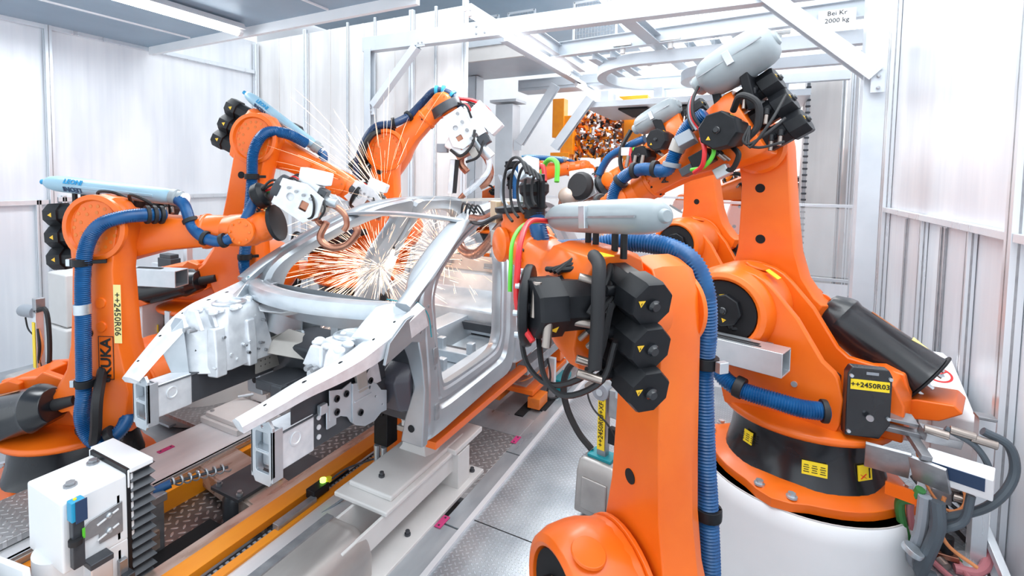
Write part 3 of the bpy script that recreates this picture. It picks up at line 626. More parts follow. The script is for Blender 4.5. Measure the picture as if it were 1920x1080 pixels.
for s, nm in ((1, 'near'), (-1, 'far')):
    mb = MB(); band(mb, DI, DO, s); band(mb, RI, RO, s)
    # rear quarter panel and rear wheel arch
    Q = [[(4.84, .7), (4.86, .95), (4.97, 1.14), (5.18, 1.28), (5.45, 1.30), (5.7, 1.2), (5.84, 1.0), (5.86, .8)], [(4.80, .7), (4.83, .97), (4.95, 1.17), (5.17, 1.32), (5.46, 1.34), (5.74, 1.23), (5.89, 1.0), (5.92, .8)], [(5.0, 1.4), (5.03, 1.42), (5.1, 1.45), (5.3, 1.47), (5.6, 1.48), (5.95, 1.46), (6.15, 1.3), (6.2, .8)]]
    mb.loft([[V((s*(hw(z)+dx), y, z)) for y, z in L] for L, dx in zip(Q, (-.12, 0, .0))], cap=False, closed=False)
    C(mb, 'side_frame', STEEL2, ang=28, label='near side frame with two door openings' if s > 0 else 'far side frame seen from its inside')
    # A-pillar cover strip: forward face between windscreen and side frame
    A0 = [(.70, 2.30, 1.46), (.695, 2.46, 1.55), (.66, 2.74, 1.68), (.615, 3.0, 1.79), (.575, 3.25, 1.88), (.555, 3.5, 1.94), (.54, 3.9, 1.975), (.54, 4.5, 1.975), (.54, 5.0, 1.94), (.55, 5.4, 1.82)]
    mb = MB(); mb.sweep([(s*a, b, c) for a, b, c in catmull(A0, 4) and [(p.x, p.y, p.z) for p in catmull(A0, 4)]], [(-.055, -.04), (.03, -.045), (.05, 0), (.03, .018), (-.04, .018), (-.055, 0)], up=Z_)
    C(mb, 'roof_side_rail', STEEL2, ang=50, label='near windscreen pillar and roof rail' if s > 0 else 'far windscreen pillar and roof rail')
    # inner B-pillar
    mb = MB(); Bp = [(.60, 4.03, 1.88), (.665, 3.97, 1.6), (.70, 3.86, 1.3), (.715, 3.80, 1.05), (.70, 3.76, .82)]; P = catmull(Bp, 5)
    mb.sweep([(s*p.x, p.y, p.z) for p in P], [[(-.05-.05*i/len(P), -.02), (-.03-.04*i/len(P), .02), (.03+.04*i/len(P), .02), (.05+.05*i/len(P), -.02)] for i in range(len(P))], up=(-s, 0, 0))
    C(mb, 'pillar_inner', STEEL2, ang=40)
    mb = MB()
    for (x, y, z, a, b) in ((.655, 3.895, 1.33, .018, .06), (.66, 3.80, 1.02, .045, .07), (.62, 3.93, 1.50, .022, .014)): mb.prism(rrect(-a, -b, a, b, min(a, b)*.8), (s*(x+.005), y, z), Y_, Z_, (-s*.02, 0, 0))
    C(mb, 'access_hole', DARK)
    # sill inner and hinge reinforcement
    mb = MB(); mb.bar((s*.66, 2.55, .78), (s*.66, 4.85, .80), .10, .16, up=Z_); C(mb, 'sill_inner', STEEL, .008)
    # hinge pillar front cover with sculpted step
    mb = MB(); secs = []
    for z, w, d in ((.60, .17, .05), (.75, .15, .05), (.95, .09, .04), (1.12, .12, .05), (1.25, .15, .07), (1.42, .16, .07)):
        x = hw(z); secs.append([V((s*(x-.005), 2.44, z)), V((s*(x-.01), 2.44-d, z)), V((s*(x-w), 2.44-d, z)), V((s*(x-w-.02), 2.5, z))])
    mb.loft(secs); C(mb, 'hinge_pillar_front', STEEL2, .01, label='stepped front face of the hinge pillar' if s > 0 else None)
    mb = MB()
    for y, z, r in ((2.40, .70, .022),): mb.cyl((s*.70, 2.385, z), (s*.70, 2.40, z), r, n=14)
    C(mb, 'drain_hole', DARK)
    mb = MB()
    for z in (.80, 1.05, 1.15, 1.30, 1.42): mb.cyl((s*.795 if z < 1.1 else s*(hw(z)+.0), 2.50, z), (s*(hw(z)+.004), 2.50, z), .010, n=8)
    for z in (.78, 1.12): mb.prism(rrect(-.022, -.05, .022, .05, .008), (s*(hw(z)-.002), 2.51, z), Y_, Z_, (s*.01, 0, 0))
    C(mb, 'hinge_mounts', GSTEEL)
    # teal sealer bead
    mb = MB(); mb.cable([(s*.60, 2.28, 1.49), (s*.68, 2.33, 1.475), (s*.735, 2.40, 1.46), (s*.775, 2.45, 1.38), (s*.792, 2.46, 1.25)], .0035, m=TEAL); C(mb, 'sealer_bead', TEAL)
# header, rear header, roof bow
def bowp(x0, y0, z0, dy, dz, n=9): return [V((x0*(-1+2*k/(n-1)), y0-dy*(1-(-1+2*k/(n-1))**2), z0+dz*(1-(-1+2*k/(n-1))**2))) for k in range(n)]
mb = MB(); mb.sweep(bowp(.57, 3.24, 1.875, .06, .035), [(-.06, -.02), (-.02, -.03), (.05, -.012), (.055, .006), (0, .014), (-.05, .004)], up=Z_); C(mb, 'windscreen_header', STEEL, ang=50)
mb = MB(); mb.sweep(bowp(.55, 4.95, 1.93, -.03, .03), [(-.06, -.02), (.06, -.02), (.05, .012), (-.05, .012)], up=Z_); C(mb, 'rear_header', BROWNG)
# cowl
mb = MB(); mb.sweep(bowp(.73, 2.42, 1.43, .26, .02, 15), [(.055, -.075), (.065, -.02), (.05, .012), (.012, .02), (-.03, .018), (-.05, -.002), (-.075, .008), (-.08, -.03), (-.02, -.05)], up=Z_)
C(mb, 'cowl_panel', STEEL, ang=45, label='bright curved cowl panel under the windscreen opening')
mb = MB(); P = bowp(.70, 2.47, 1.395, .20, .02, 13); mb.loft([[p, p+V((0, .03, -.17))] for p in P], cap=False, closed=False); C(mb, 'cowl_lower', STEEL2)
# firewall with real openings
def Rr(cx, cy, w, h, r=.02): return rrect(cx-w, cy-h, cx+w, cy+h, min(r, w*.95, h*.95))
mb = MB(); mb.plate([(-.69, .74), (.69, .74), (.70, 1.40), (-.70, 1.40)][::1], [Rr(-.115, 1.17, .055, .095, .05), circ(-.55, 1.29, .02), circ(.45, 1.15, .018), circ(.3, .95, .03), circ(-.35, 1.22, .03)], (0, 2.52, 0), X_, Z_, (0, .004, 0)); C(mb, 'firewall', STEEL2)
mb = MB(); mb.plate([(-.66, 1.06), (-.30, 1.02), (-.28, 1.36), (-.66, 1.38)], [circ(-.53, 1.27, .03), circ(-.4, 1.2, .012)], (0, 2.46, 0), X_, Z_, (0, .012, 0)); C(mb, 'firewall_reinforcement', STEEL)
mb = MB(); mb.prism([(-.30, .96), (-.22, .98), (-.21, 1.08), (-.25, 1.13), (-.32, 1.12), (-.36, 1.04)], (0, 2.42, 0), X_, Z_, (0, .02, 0)); C(mb, 'bracket', STEEL)
mb = MB(); mb.prism([(.04, .9), (.13, .9), (.15, 1.0), (.10, 1.1), (.11, 1.36), (.04, 1.36)], (0, 2.40, 0), X_, Z_, (0, .05, 0)); mb.prism([(.13, 1.12), (.62, 1.16), (.62, 1.24), (.5, 1.21), (.4, 1.25), (.13, 1.22)], (0, 2.46, 0), X_, Z_, (0, .03, 0)); C(mb, 'cross_brace', STEEL2, .006)
mb = MB(); mb.loft([[V((-.42, 2.2, 1.335)), V((-.30, 2.12, 1.33)), V((-.12, 2.14, 1.34)), V((-.05, 2.24, 1.35)), V((-.2, 2.30, 1.36)), V((-.4, 2.3, 1.35))], [V((-.36, 2.26, 1.30)), V((-.28, 2.2, 1.30)), V((-.15, 2.2, 1.3)), V((-.12, 2.3, 1.3)), V((-.2, 2.34, 1.3)), V((-.34, 2.34, 1.3))]]); C(mb, 'cowl_bracket', CAST, .01, label='small white cast bracket on the cowl')
mb = MB(); mb.loft([[V((a, 2.30, z)), V((a, 2.50, z+.10)), V((a, 2.50, z-.2)), V((a, 2.34, z-.16))] for a, z in ((-.45, .98), (-.2, 1.06), (.1, 1.06), (.4, .98))]); C(mb, 'tunnel_front', DSTEEL, .02)
# floor, tunnel, cross members, seat pan, rear
mb = MB(); mb.box((0, 3.7, .70), (1.34, 2.3, .02)); mb.sweep([(0, 2.5, .8), (0, 4.3, .78)], [(-.16, -.09), (-.10, .10), (.10, .10), (.16, -.09)], up=Z_); C(mb, 'floor_pan', STEEL, .004)
for y in (3.05, 3.45):
    for x in (-.4, .4): mb = MB(); mb.box((x, y, .755), (.5, .10, .09)); C(mb, 'floor_cross_member', STEEL, .012)
for x, y in ((.50, 3.05), (.22, 3.06), (.52, 3.45), (.24, 3.46)): mb = MB(); mb.box((x, y, .84), (.06, .06, .09)); C(mb, 'seat_bracket', STEEL, .008)
for c_, s_ in (((.38, 3.62, .74), (.6, .05, .03)), ((.3, 4.05, .82), (.9, .06, .07)), ((.38, 2.92, .73), (.5, .04, .03))): mb = MB(); mb.box(c_, s_); C(mb, 'floor_seal', DSTEEL)
mb = MB(); mb.loft([[V((x, 4.12, .72)), V((x, 4.16, .93)), V((x, 4.22, .97)), V((x, 4.52, .98)), V((x, 4.62, 1.02)), V((x, 4.66, 1.18)), V((x, 4.70, 1.20)), V((x, 5.0, 1.20)), V((x, 5.0, .72))] for x in (-.66, 0, .66)]); C(mb, 'seat_pan', STEEL, .012, label='stepped rear seat pan')
mb = MB(); mb.plate([(-.64, 1.20), (.64, 1.20), (.64, 1.36), (-.64, 1.36)], [circ(-.3, 1.3, .014), circ(.2, 1.25, .014), circ(.45, 1.27, .014)], (0, 4.70, 0), X_, Z_, (0, .01, 0)); C(mb, 'rear_seat_crossmember', noisy('copper_tinted_sheet', (.62, .50, .44), (.74, .66, .6), .35, .5, 5), .004)
mb = MB()
for x in (-.45, .05, .50): mb.box((x, 4.69, 1.27), (.05, .03, .03)); mb.box((x, 4.67, 1.27), (.1, .01, .05)); mb.cyl((x-.05, 4.66, 1.25), (x+.05, 4.66, 1.25), .008)
C(mb, 'striker_plate', GSTEEL, .003)
mb = MB(); mb.box((0, 5.25, 1.37), (1.28, .6, .02)); mb.sweep([(-.63, 5.0, 1.4), (.63, 5.0, 1.4)], [(-.04, -.02), (.04, -.02), (.04, .02), (-.04, .02)]); C(mb, 'parcel_shelf', STEEL, .004)
for s in (-1, 1):
    mb = MB(); mb.ball((s*.60, 5.3, 1.22), (.14, .32, .28), 16, 10); C(mb, 'rear_wheel_house', STEEL2)
    mb = MB(); mb.plate([(4.75, 1.2), (5.4, 1.2), (5.5, 1.5), (5.3, 1.85), (5.0, 1.8), (5.02, 1.5)], [circ(5.25, 1.45, .07), circ(5.2, 1.7, .03), circ(5.0, 1.35, .02), circ(5.35, 1.6, .02)], (s*.56, 0, 0), Y_, Z_, (s*.01, 0, 0)); C(mb, 'rear_inner_panel', STEEL2)
mb = MB(); mb.box((0, 6.1, 1.0), (1.3, .03, .6)); mb.box((0, 6.05, 1.34), (1.3, .12, .06)); mb.box((0, 5.6, .85), (1.25, 1.0, .02)); C(mb, 'rear_panel', STEEL2, .01)
# front rails, crash boxes, aprons
for s in (-1, 1):
    mb = MB(); mb.box((s*.50, 2.12, .925), (.12, .72, .17)); mb.box((s*.50, 1.8, 1.012), (.14, .5, .008)); C(mb, 'front_rail', DSTEEL, .006, label='dark coated front longitudinal rail')
    mb = MB(); mb.box((s*.50, 1.655, .925), (.125, .21, .19)); cb = C(mb, 'crash_box', STEEL, .010)
    cb.data.materials[0] = CAST
    mb = MB(); o_ = [(-.075, -.10), (-.05, -.145), (.045, -.145), (.07, -.10), (.07, .13), (.045, .16), (.02, .145), (-.03, .145), (-.055, .16), (-.075, .12)]
    mb.plate([(a, b) for a, b in o_], [Rr(0, .055, .045, .045, .01), Rr(0, -.045, .045, .045, .01), circ(0, .125, .01, 8)], (s*.50, 1.50, .925), X_, Z_, (0, .015, 0))
    mb.box((s*.50-.07, 1.53, .92), (.012, .06, .24)); mb.box((s*.50+.064, 1.53, .92), (.012, .06, .24)); mb.box((s*.5, 1.53, .93), (.13, .05, .016)); mb.box((s*.5, 1.56, .92), (.13, .004, .22), m=GSTEEL)
    C(mb, 'bumper_mount_plate', STEEL, .004, label='bumper mounting plate with two windows')
    mb = MB()
    for z in (.99, .94, .89): mb.cyl((s*.562, 1.785, z), (s*.568, 1.785, z), .013, n=14)
    C(mb, 'rivet_head', CAST)
    for xa, xb in ((.563, .568), (.437, .432)): mb = MB(); mb.lathe([(.035, 0), (.035, .005), (.026, .005), (.024, .001), (.0, .001)], (s*xa, 1.64, .95), (s*(xb-xa), 0, 0), n=20); C(mb, 'embossed_ring', CAST, .002)
    # upper fender support
    if s > 0: U = [(.52, 1.37, 1.115), (.555, 1.52, 1.15), (.585, 1.68, 1.185), (.61, 1.82, 1.205), (.645, 1.98, 1.24), (.675, 2.12, 1.295), (.69, 2.28, 1.35), (.70, 2.42, 1.40)]
    else: U = [(.52, 1.45, 1.07), (.55, 1.55, 1.14), (.58, 1.67, 1.22), (.605, 1.78, 1.29), (.625, 1.90, 1.33), (.65, 2.04, 1.345), (.68, 2.2, 1.36), (.70, 2.42, 1.395)]
    P = catmull(U, 5); n = len(P)
    def pf(t): w = .035+.045*t; h = .028+.075*t**1.6; return [(-w, -h), (-w*.3, -h*1.05), (w, -h*.8), (w*1.02, h*.35), (w*.5, h*.55+.012), (w*.1, .022+h*.25), (-w*.8, .02+h*.25), (-w*1.5-.02, 0)]
    mb = MB(); mb.sweep([(s*p.x, p.y, p.z) for p in P], [[(a*1, b) for a, b in pf(i/(n-1))] if s > 0 else [(-a, b) for a, b in pf(i/(n-1))] for i in range(n)], up=Z_)
    C(mb, 'fender_support', CAST, ang=40, label='curved white upper fender support')
    mb = MB()
    for t in (.12, .3, .5, .7, .85): p = P[int(t*(n-1))]; mb.ball((s*p.x, p.y, p.z+.022+.02*t), (.012, .02, .006), 10, 6)
    C(mb, 'locating_hole', DARK)
    # gusset fan from hinge pillar
    mb = MB(); q = [(2.06, 1.20), (2.30, 1.26), (2.44, 1.22), (2.44, 1.43), (2.25, 1.40), (2.10, 1.31)]; mb.plate(q, [circ(2.39, 1.36, .014, 10), circ(2.39, 1.30, .014, 10)], (s*.765, 0, 0), Y_, Z_, (-s*.02, 0, 0)); C(mb, 'fender_bracket', STEEL2, .004)
    mb = MB(); mb.loft([[V((s*.70, 2.42, 1.40)), V((s*.62, 2.30, 1.47)), V((s*.56, 2.22, 1.46)), V((s*.60, 2.35, 1.38))], [V((s*.68, 2.08, 1.31)), V((s*.60, 2.05, 1.33)), V((s*.52, 2.05, 1.31)), V((s*.56, 2.08, 1.24))]]); C(mb, 'cowl_side_gusset', HAZE if False else STEEL, .01)
    # strut tower: big casting
    T0 = 1.30 if s > 0 else 1.375; yb = 1.82 if s > 0 else 1.74; ye = 2.28
    secs = []
    for z, g in ((1.0, .0), (1.10, .02), (T0-.10, .05), (T0-.03, .075), (T0, .11)):
        ox = .64 if s < 0 else .545
        secs.append([V((s*(ox-g*.3), yb+g, z)), V((s*(.52), yb+g*.8, z)), V((s*(.36+g*.4), yb+.10+g, z)), V((s*(.325+g*.5), yb+.20, z)), V((s*(.34+g*.5), yb+.33, z)), V((s*(.33+g), ye-g, z)), V((s*.50, ye-g*.6, z)), V((s*(ox+.02-g*.3), ye-g, z))])
    mb = MB(); mb.loft(secs)
    for y, w_ in ((yb+.14, .035), (yb+.36, .03)): mb.loft([[V((s*(.34-.012*k), y-w_, z)), V((s*(.34-.012*k), y+w_, z)), V((s*.40, y+w_*1.5, z)), V((s*.40, y-w_*1.5, z))] for z, k in ((.98, 1), (1.12, .8), (T0-.10, -.8))])
    for k in range(9): mb.ball((s*(.36+.22*random.random()), yb+.08+.4*random.random(), T0-.005), (.035, .03, .018), 10, 6)
    o = C(mb, 'strut_tower', CAST, .016, ang=50, label='bright cast strut tower'); o.modifiers['bevel'].segments = 3
    mb = MB(); mb.lathe([(.10, 0), (.105, .012), (.085, .02), (.075, .004)], (s*.48, yb+.30, T0-.002), n=28); C(mb, 'tower_ring', STEEL, .002)
    for q in (.12, .27): mb = MB(); mb.cyl((s*(.40+q*.3), yb+.0, T0-.10), (s*(.40+q*.3), yb+.05, T0-.10), .014, n=10); C(mb, 'threaded_stud', GSTEEL)
    rs = random.Random(11+s)
    for q in range(14):
        y, z = yb+.08+rs.random()*.38, 1.04+rs.random()*(T0-1.16); mb = MB(); r_ = .005+rs.random()*.006; mb.cyl((s*.325, y, z), (s*(.355+.04*(z-1)), y, z), r_, n=8); C(mb, 'casting_boss', GSTEEL if q % 3 else CAST)
    for q in range(5):
        mb = MB(); y = yb+.05+q*.09; mb.loft([[V((s*(.37+.02*k), y-.012, z)), V((s*(.37+.02*k), y+.012, z)), V((s*.50, y+.012, z)), V((s*.50, y-.012, z))] for z, k in ((T0-.10, 0), (T0+.012+.008*(q % 2), 3))]); C(mb, 'casting_rib', CAST, .006)
    # light sheet apron between tower and rail
    if s < 0: mb = MB(); mb.loft([[V((s*.56, yb-.10, 1.20)), V((s*.60, yb+.02, T0-.04)), V((s*.52, yb+.02, T0-.04))], [V((s*.55, yb-.04, 1.02)), V((s*.62, yb+.05, 1.0)), V((s*.46, yb+.02, 1.0))]]); C(mb, 'apron_sheet', STEEL, .004)
# far tray / small grey box on far rail
mb = MB(); mb.box((-.405, 1.93, 1.075), (.08, .11, .07)); o = C(mb, 'bracket_box', GSTEEL, .005)
mb = MB()
for k in range(5): mb.cable([(-.44+.02*k, 1.86, 1.12), (-.42+.015*k, 1.92, 1.135), (-.38, 1.98+.01*k, 1.12)], .006, m=RUBBER)
mb.cable([(-.47, 1.80, 1.14), (-.43, 1.86, 1.12)], .008, m=RUBBER); mb.cable([(-.42, 1.93, 1.12), (-.43, 1.93, 1.18)], .006, m=RUBBER); C(mb, 'rubber_clip', RUBBER)
# rail inner gusset with rivet plate (far side) and cross pipe
mb = MB(); mb.plate([(2.14, .90), (2.44, .90), (2.44, 1.12), (2.14, 1.10)], [circ(2.18+.035*(k % 3), .94+.035*(k//3), .007, 8) for k in range(9)], (-.36, 0, 0), Y_, Z_, (-.008, 0, 0)); C(mb, 'perforated_gusset', BROWNG)
mb = MB(); mb.loft([[V((-.35, 2.2, 1.02)), V((-.35, 2.4, 1.02)), V((-.35, 2.4, 1.14)), V((-.35, 2.26, 1.10))], [V((-.1, 2.32, .98)), V((-.1, 2.45, .98)), V((-.1, 2.45, 1.10)), V((-.1, 2.38, 1.08))]]); C(mb, 'torque_box', BROWNG, .01)
mb = MB(); mb.box((-.2, 2.25, .86), (.24, .3, .07)); mb.box((-.12, 2.12, .84), (.1, .06, .1)); C(mb, 'lower_bracket', DSTEEL, .01)
# near lower bracket plates on rail
mb = MB(); mb.plate([(1.84, 1.11), (1.84, .95), (1.92, .945), (1.97, .92), (2.0, .875), (2.0, 1.10), (1.93, 1.085)], [circ(1.89, 1.05, .010, 10), circ(1.96, 1.05, .010, 10), circ(1.89, .98, .012, 10)], (.585, 0, 0), Y_, Z_, (-.008, 0, 0)); C(mb, 'subframe_bracket', STEEL, .003)
mb = MB(); mb.plate([(2.0, 1.09), (2.0, .875), (2.03, .85), (2.10, .815), (2.18, .81), (2.24, .835), (2.29, .83), (2.29, .95), (2.24, .97), (2.20, 1.02), (2.14, 1.06)], [circ(2.06, .91, .010, 10), circ(2.14, 1.02, .010, 10), circ(2.19, .95, .006, 8), circ(2.25, .88, .006, 8)], (.595, 0, 0), Y_, Z_, (-.014, 0, 0))
mb.box((.598, 2.08, .985), (.008, .14, .008)); mb.box((.598, 2.08, 1.04), (.008, .08, .006)); C(mb, 'subframe_bracket', STEEL, .004, label='pale perforated subframe bracket under the near rail')
mb = MB()
for y, z in ((1.89, 1.05), (1.96, 1.05), (1.89, .98), (2.14, 1.06), (2.06, .91)): mb = MB(); mb.lathe([(.018, 0), (.018, .006), (.010, .008), (.010, 0)], (.586 if y < 2 else .598, y, z), X_, n=14); C(mb, 'captive_nut', BLACK)
mb = MB(); mb.plate([(2.02, 1.14), (2.10, 1.18), (2.12, 1.02), (2.05, 1.02)], [], (.60, 0, 0), Y_, Z_, (-.02, 0, 0)); C(mb, 'bracket_strap', BROWNG, .004)
mb = MB(); mb.plate([(1.62, .98), (1.62, 1.10), (1.86, 1.16), (2.3, 1.2), (2.34, .90), (1.86, .86)], [], (.555, 0, 0), Y_, Z_, (-.004, 0, 0)); C(mb, 'tower_shade_sheet', DSTEEL)  # dark sheet added to stand for shade on the near tower's outer wall
mb = MB(); mb.box((.575, 1.86, .97), (.012, .07, .12)); mb.box((.575, 1.8, 1.03), (.03, .05, .05)); C(mb, 'hanging_tab', STEEL, .008)
# wheel arch liner, dark
mb = MB(); secs = []
for x in (.30, .52, .70): secs.append([V((x, 2.48, .70)), V((x, 2.48, 1.18)), V((x, 2.44, 1.20)), V((x, 2.41, 1.17)), V((x, 2.42, .98)), V((x, 2.44, .70))])
mb.loft(secs); C(mb, 'wheel_arch_liner', DSTEEL, .03, label='dark wheel arch liner')
mb = MB(); mb.loft([[V((x, 2.43, .76)), V((x, 2.36+.05*k, .80)), V((x, 2.31+.07*k, .98)), V((x, 2.33+.06*k, 1.02)), V((x, 2.42, 1.08))] for x, k in ((.46, 1), (.53, 0), (.63, 0), (.69, 1))]); C(mb, 'liner_bulge', mat('plastic_liner', (.06, .06, .075), .3), .02)

# ================================================================ robots
def tri(mb, o, ux, uy, s, m=None):
    """warning triangle label"""
    o, ux, uy = V(o), V(ux).normalized(), V(uy).normalized(); n = ux.cross(uy)
    mb.prism([(-s, -s*.8), (s, -s*.8), (0, s*.9)], o, ux, uy, n*.002, m=CERT)
    mb.prism([(-s*.12, -s*.45), (s*.2, 0), (.02*s, 0), (s*.15, s*.4), (-s*.2, -.05*s), (0, -.05*s)], o+n*.002, ux, uy, n*.001, m=BLACKP)
def motor(parent, c, d, side, L=.26, s=.095, name='servo_motor', plugs=True, simple=False):
    """servo motor body from c along d; side = direction of the plugs"""
    c, d, side = V(c), V(d).normalized(), V(side).normalized(); up = d.cross(side).normalized(); side = up.cross(d)
    mb = MB(); k = .42
    oc = [(-s, -s*k), (-s*k, -s), (s*k, -s), (s, -s*k), (s, s*k), (s*k, s), (-s*k, s), (-s, s*k)]
    S = lambda q, sc: [c+d*q+side*a*sc+up*b*sc for a, b in oc]
    mb.loft([S(0, .86), S(L*.55, .86), S(L*.57, 1.0), S(L*.95, 1.0), S(L, .93)])
    mb.box(c+d*L*.3+side*s*.92, (.001,)*3)
    body = mb.build(name, BLACK, parent, bevel=.004)
    MB().lathe([(.024, 0), (.024, .012), (.018, .018), (.016, .024)], c+d*(L-.002), d, n=16).build('motor_cap', BLACKG, body)
    if simple: return body
    mb = MB(); tri(mb, c+d*(L+.001)+side*s*.62-up*s*.1, side, up, .015); mb.build('warning_label', CERT, body)
    mb = MB(); tri(mb, c+d*L*.76-side*(s+.001), up, d, .018); mb.build('warning_label', CERT, body)
    if plugs:
        for q in (.25, .48):
            a = c+d*L*q+side*s*.9; b = a+side*.035
            MB().cyl(a-side*.02, b, .022, n=12).build('connector_socket', BLACK, body)
            MB().cyl(b, b+side*.012+up*.035-d*.02, .018, n=12).build('plug_elbow', BLACK, body)
            b = b+side*.012+up*.035-d*.02; MB().cyl(b, b+up*.055-d*.035+side*.012, .013, n=12).build('plug', BRASS, body, bevel=.002)
    return body
def lathe_y(mb, P, x, z, n=32, m=None, cap=True): return mb.lathe([(r, y) for r, y in P], (x, 0, z), (0, 1, 0), n, m, cap)
def robot(name, label, O, yaw, A2, A3, R, W, tool=(0, 0, -1), base=True, detail=2, link_w=1.0, kuka=False, beam=False, balance=True, mot_side=1, group=None, motor_up=None, big=False, hx=0, hy=.43, cbd=(-.93, 0, -.22), cbl=.62, cbr=.15, stack=None, craddle=.90):
    OR = ORANGE
    e = empty('industrial_robot' if name is None else name, O, radians(yaw), label, 'robot', group)
    ax, az = A2; bx, bz = A3; P3 = lambda x, y, z: V((x, y, z))
    def B(mb, n, m=OR, bevel=.006, ang=35, parent=e, label=None): return mb.build(n, m, parent, bevel=bevel, ang=ang, label=label)
    if base:
        n = 40
        def ringr(k): a = 2*pi*k/n; return .50+.075*max(0, cos(4*a))**2
        secs = []
        for z, o in ((0, .045), (.055, .045), (.075, .0), (.105, -.06), (.11, -.10)): secs.append([V((cos(2*pi*k/n)*(ringr(k)+o), sin(2*pi*k/n)*(ringr(k)+o), z)) for k in range(n)])
        mb = MB(); mb.loft(secs); rg = B(mb, 'base_ring', OR, .004, 30)
        for q in range(4):
            for dq in (-9, 9):
                a = radians(q*90+dq); p = V((cos(a)*.555, sin(a)*.555, .07)); MB().bolt(p, Z_, .022, .03, STEEL).build('bolt', STEEL, rg)
        mb = MB(); mb.lathe([(.47, .08), (.455, .10), (.425, .22), (.415, .30), (.425, .36), (.43, .385), (.40, .39)], (0, 0, 0), n=48); B(mb, 'base_skirt', BLACKG, 0, 50)
        # rotating column
        mb = MB(); mb.lathe([(.40, .385), (.47, .39), (.485, .41), (.475, .44), (.42, .455), (.30, .47)], (0, 0, 0), n=48)
        def cheek(y0, y1, hi=0):
            arc = [(ax+.285*cos(radians(a)), az+.285*sin(radians(a))) for a in range(140, -61, -14)]
            poly = [(ax+.05, .42), (-.44+hi*.8, .42), (-.52+hi, .50), (-.53+hi, .66), (-.50+hi, .78), (-.22, .81), (-.16, .86), (ax-.36, az+.02)]+arc
            mb.prism(poly, (0, y0, 0), X_, Z_, (0, y1-y0, 0))
        cheek(min(.27, hy-.12), min(.33, hy-.06), .26 if beam and beam[2] > 0 else 0); cheek(-.12, -.06)
        mb.prism([(-.53, .44), (-.36, .44), (-.30, .62), (-.31, .78), (-.40, .80), (-.48, .77), (-.53, .66)], (0, -.16, 0), X_, Z_, (0, .33 if (beam and beam[2] > 0) else .45, 0))
        mb.prism([(-.30, .44), (.42, .44), (.40, .62), (.2, .66), (-.1, .52), (-.30, .50)], (0, -.16, 0), X_, Z_, (0, .45, 0))
        B(mb, 'rotating_column', OR, .014, 30)
        mb = MB(); n = 36; x, z = ax+hx, az
        mb.lathe([(.20, hy-.13), (.215, hy-.005), (.235, hy+.005), (.265, hy-.01), (.29, hy-.07), (.30, hy-.15), (.30, .0), (.28, -.10), (.27, -.13)], (x, 0, z), (0, 1, 0), 40)
        h = B(mb, 'shoulder_housing', OR, .004, 40)
        MB().lathe([(.002, hy-.025), (.205, hy-.025), (.205, hy-.018), (.002, hy-.018)], (x, 0, z), (0, 1, 0), 30).build('housing_interior', DARK, h)
        motor(h, (x-.02, hy-.07, z+.02), (0, 1, 0), (-.3, 0, -1), .11, .10, 'shoulder_motor')
        mb = MB(); mb.lathe([(.275, -.12), (.29, -.125), (.29, -.145), (.25, -.15)], (x, 0, z), (0, 1, 0), 40); B(mb, 'joint_ring', OR, .003)
        for k in range(12 if detail > 1 else 8): a = 2*pi*k/12+.2; MB().cyl((x+.255*cos(a), -.135, z+.255*sin(a)), (x+.255*cos(a), -.100, z+.255*sin(a)), .014, n=8).build('joint_bolt', ORANGE2, h)
        MB().lathe([(.075, 0), (.07, .012), (.0, .014)], (x-.10, .10, z+.283), (-.3, 0, 1), n=24).build('inspection_cap', ORANGE, h, bevel=.002)
        motor(e, (-.10, .06, .50), (0, 0, 1), (.8, .6, 0), .22, .10, 'column_motor')
        for k, (px, pz) in enumerate(((.12, .78), (-.02, .68), (-.40, .60))): MB().cyl((px, .33, pz), (px, .342, pz), .018, n=12).build('screw', STEEL, e)
        mb = MB(); mb.prism(rrect(-.075, -.05, .075, .05, .004), (.28-.1, .334, .86), X_, Z_, (0, .003, 0)); B(mb, 'type_plate', STEEL, 0)
        if balance:
            d = V(cbd).normalized(); c0 = V((ax-.40, -.34, az-.05)); L_ = cbl; cr = cbr/.15; u_ = V((0, 1, 0)).cross(d) * -1
            if u_.z < 0: u_ = -u_
            S = lambda q, r, fl: [c0+d*q+V((0, 1, 0))*cos(a)*r*cr+u_*(max(sin(a), -.75+fl*0)*r*cr) for a in [2*pi*k/28 for k in range(28)]]
            mb = MB(); mb.loft([S(-.06, .06, 0), S(-.05, .10, 0), S(.02, .135, 0), S(.06, .145, 0), S(.10, .135, 0), S(L_-.03, .15, 0), S(L_, .155, 0)]); bc = B(mb, 'counterbalance_cylinder', BLACKG, .006, 30)
            MB().loft([S(L_, .175, 0), S(L_+.012, .175, 0)]).build('end_plate', BLACK, bc, bevel=.003)
            for k in range(6): a = 2*pi*k/6+.3; p = c0+d*(L_+.012)+Y_*cos(a)*(.075 if k % 2 else .14)*cr+u_*sin(a)*(.075 if k % 2 else .105)*cr; MB().cyl(p, p+d*.035, .012, n=10).build('end_bolt', STEEL, bc)
            MB().loft([[c0+d*(L_+.013)+Y_*cos(a)*r+u_*sin(a)*r for a in [2*pi*k/20 for k in range(20)]] for r in (.062, .058)]).build('end_disc', DARK, bc)
            MB().cyl(c0+d*(-.05), c0+d*(-.22), .045, .035, n=14, m=RUBBER).build('piston_bellows', RUBBER, bc)
            mb = MB(); mb.prism([(-.10, -.012), (.10, -.012), (.10, .012), (-.10, .012)], c0+d*.26+u_*(.137*cr)+Y_*-.02, d, Y_, u_*.004); mb.build('warning_strip', noisy_lab, bc)
            mb = MB(); mb.prism([(-.05, -.04), (.05, 0), (-.05, .04)], c0+d*(L_-.14)+u_*(.143*cr)+Y_*-.02, d, Y_, u_*.004); mb.build('data_label', PALEY, bc)
